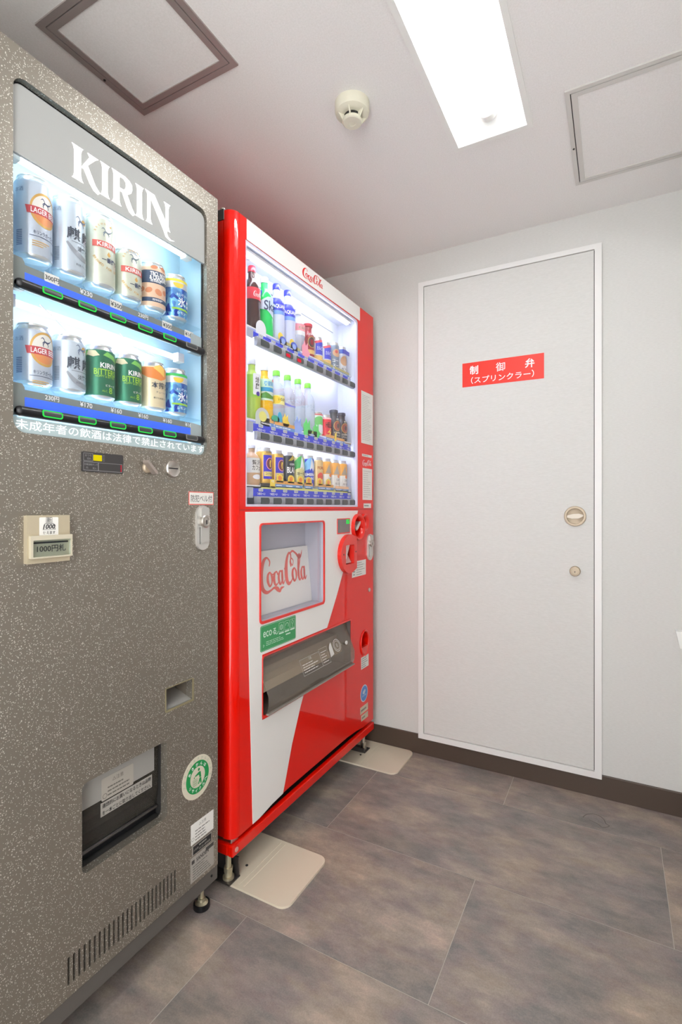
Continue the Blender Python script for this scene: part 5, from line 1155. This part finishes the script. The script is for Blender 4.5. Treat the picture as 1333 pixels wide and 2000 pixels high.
def d_bl(L_, F, H, R):
    L_('peak_print', gloss('peak_gold', (190,166,40), .4)).prism(F, [(-R*.30,H*.74),(R*.45,H*.92),(R*1.1,H*.74),(R*.6,H*.80),(R*.3,H*.76)], W0, W0); words_(L_, F, 'BLACK', H*.49, .020, M_INKW, .012, .046, W1, .03); words_(L_, F, 'COFFEE', H*.65, .006, M_GOLD, .012, None, W1)
def d_mt(c1, c2, txt, ink):
    def f(L_, F, H, R):
        L_('peak_print', c1).prism(F, [(-R*1.4,H*.66),(-R*.3,H*.90),(R*.15,H*.94),(R*1.3,H*.60),(R*1.3,H*.52),(R*.4,H*.70),(R*.1,H*.60),(-R*.5,H*.56),(-R*1.4,H*.48)], W0, W0); L_('snow_print', M_CW).prism(F, [(R*.15,H*.93),(R*.75,H*.62),(R*.45,H*.52),(R*.2,H*.62),(-R*.1,H*.54)], W1, W1)
        for k, s in enumerate(txt): words_(L_, F, s, H*(.42-.12*k), .010, ink, .008, None, W1, .03)
    return f
def d_pre(L_, F, H, R):
    words_(L_, F, 'PREMIUM', H*.66, .011, gloss('pre_ink', (196,110,50)), .010, .038, W1, .02); L_('round_print', gloss('pre_red', (226,70,60), .4)).prism(F, ell(.005, H*.40, R*.55, R*.55, 22), W0, W0); words_(L_, F, 'NEW', H*.40, .005, M_INKW, .005, None, W1)
def d_cafe(L_, F, H, R):
    band(L_, F, 'orange_print', gloss('cafe_orange', (250,180,70), .4), R, H*.50, H*.90); L_('peak_print', gloss('tower_grey', (176,160,140), .4)).prism(F, [(-R*.5,H*.52),(R*.15,H*.82),(R*.7,H*.52)], W1, W1); L_('orange_dot', gloss('cafe_dot', (244,140,60), .4)).prism(F, ell(.012, H*.46, R*.32, R*.30, 16), W2, W2)
    for k, s in enumerate(('CAFE','AU LAIT')): words_(L_, F, s, H*(.34-.12*k), .0085, mat('cafe_ink', (110,100,96), .5), .009, (.018, .028)[k], W1, .0)
    L_('lettering_box', M_INKG).prism(F, rr(.006, H*.10, .016, H*.135, .001, 2), W1, W1)
bottle(2, 0, .122, .0250, gloss('latte_brown', (200,160,120), .3), M_CAPW, 'latte bottle with white cap, first in the bottom row', d_latte)
gc = gloss('gold_can', (226,182,84), .32, .35)
drink_can(2, 1, .118, .0245, gc, 'gold coffee can with navy panel, beside the latte bottle', d_gold)
drink_can(2, 2, .116, .0245, gc, 'gold coffee can with navy panel, beside the black can', d_gold)
drink_can(2, 3, .116, .0245, gloss('charcoal_can', (56,60,66), .35, .3), 'charcoal black coffee can with gold peak', d_bl)
drink_can(2, 4, .116, .0245, gloss('lime_cream_can', (222,214,150), .35, .2), 'cream can with green mountain print', d_mt(gloss('peak_green', (70,186,90), .4), None, ('ヨーロピ',), mat('latte_ink', (90,82,76), .5)))
drink_can(2, 5, .116, .0245, gloss('cobalt_can', (52,72,206), .32, .3), 'cobalt blue can with white mountain print', d_mt(gloss('peak_sky', (130,196,246), .4), None, ('EMERALD','MOUNTAIN'), M_INKW))
drink_can(2, 6, .116, .0245, gloss('pale_gold_can', (236,204,140), .35, .3), 'pale gold can with a round red mark', d_pre)
oc = gloss('orange_white_can', (240,236,230), .35, .2)
drink_can(2, 7, .116, .0240, oc, 'orange and white coffee can nearest the pale gold can', d_cafe)
drink_can(2, 8, .116, .0240, oc, 'middle one of three orange and white coffee cans', d_cafe)
drink_can(2, 9, .117, .0240, oc, 'last orange and white coffee can, beside the case wall', d_cafe)
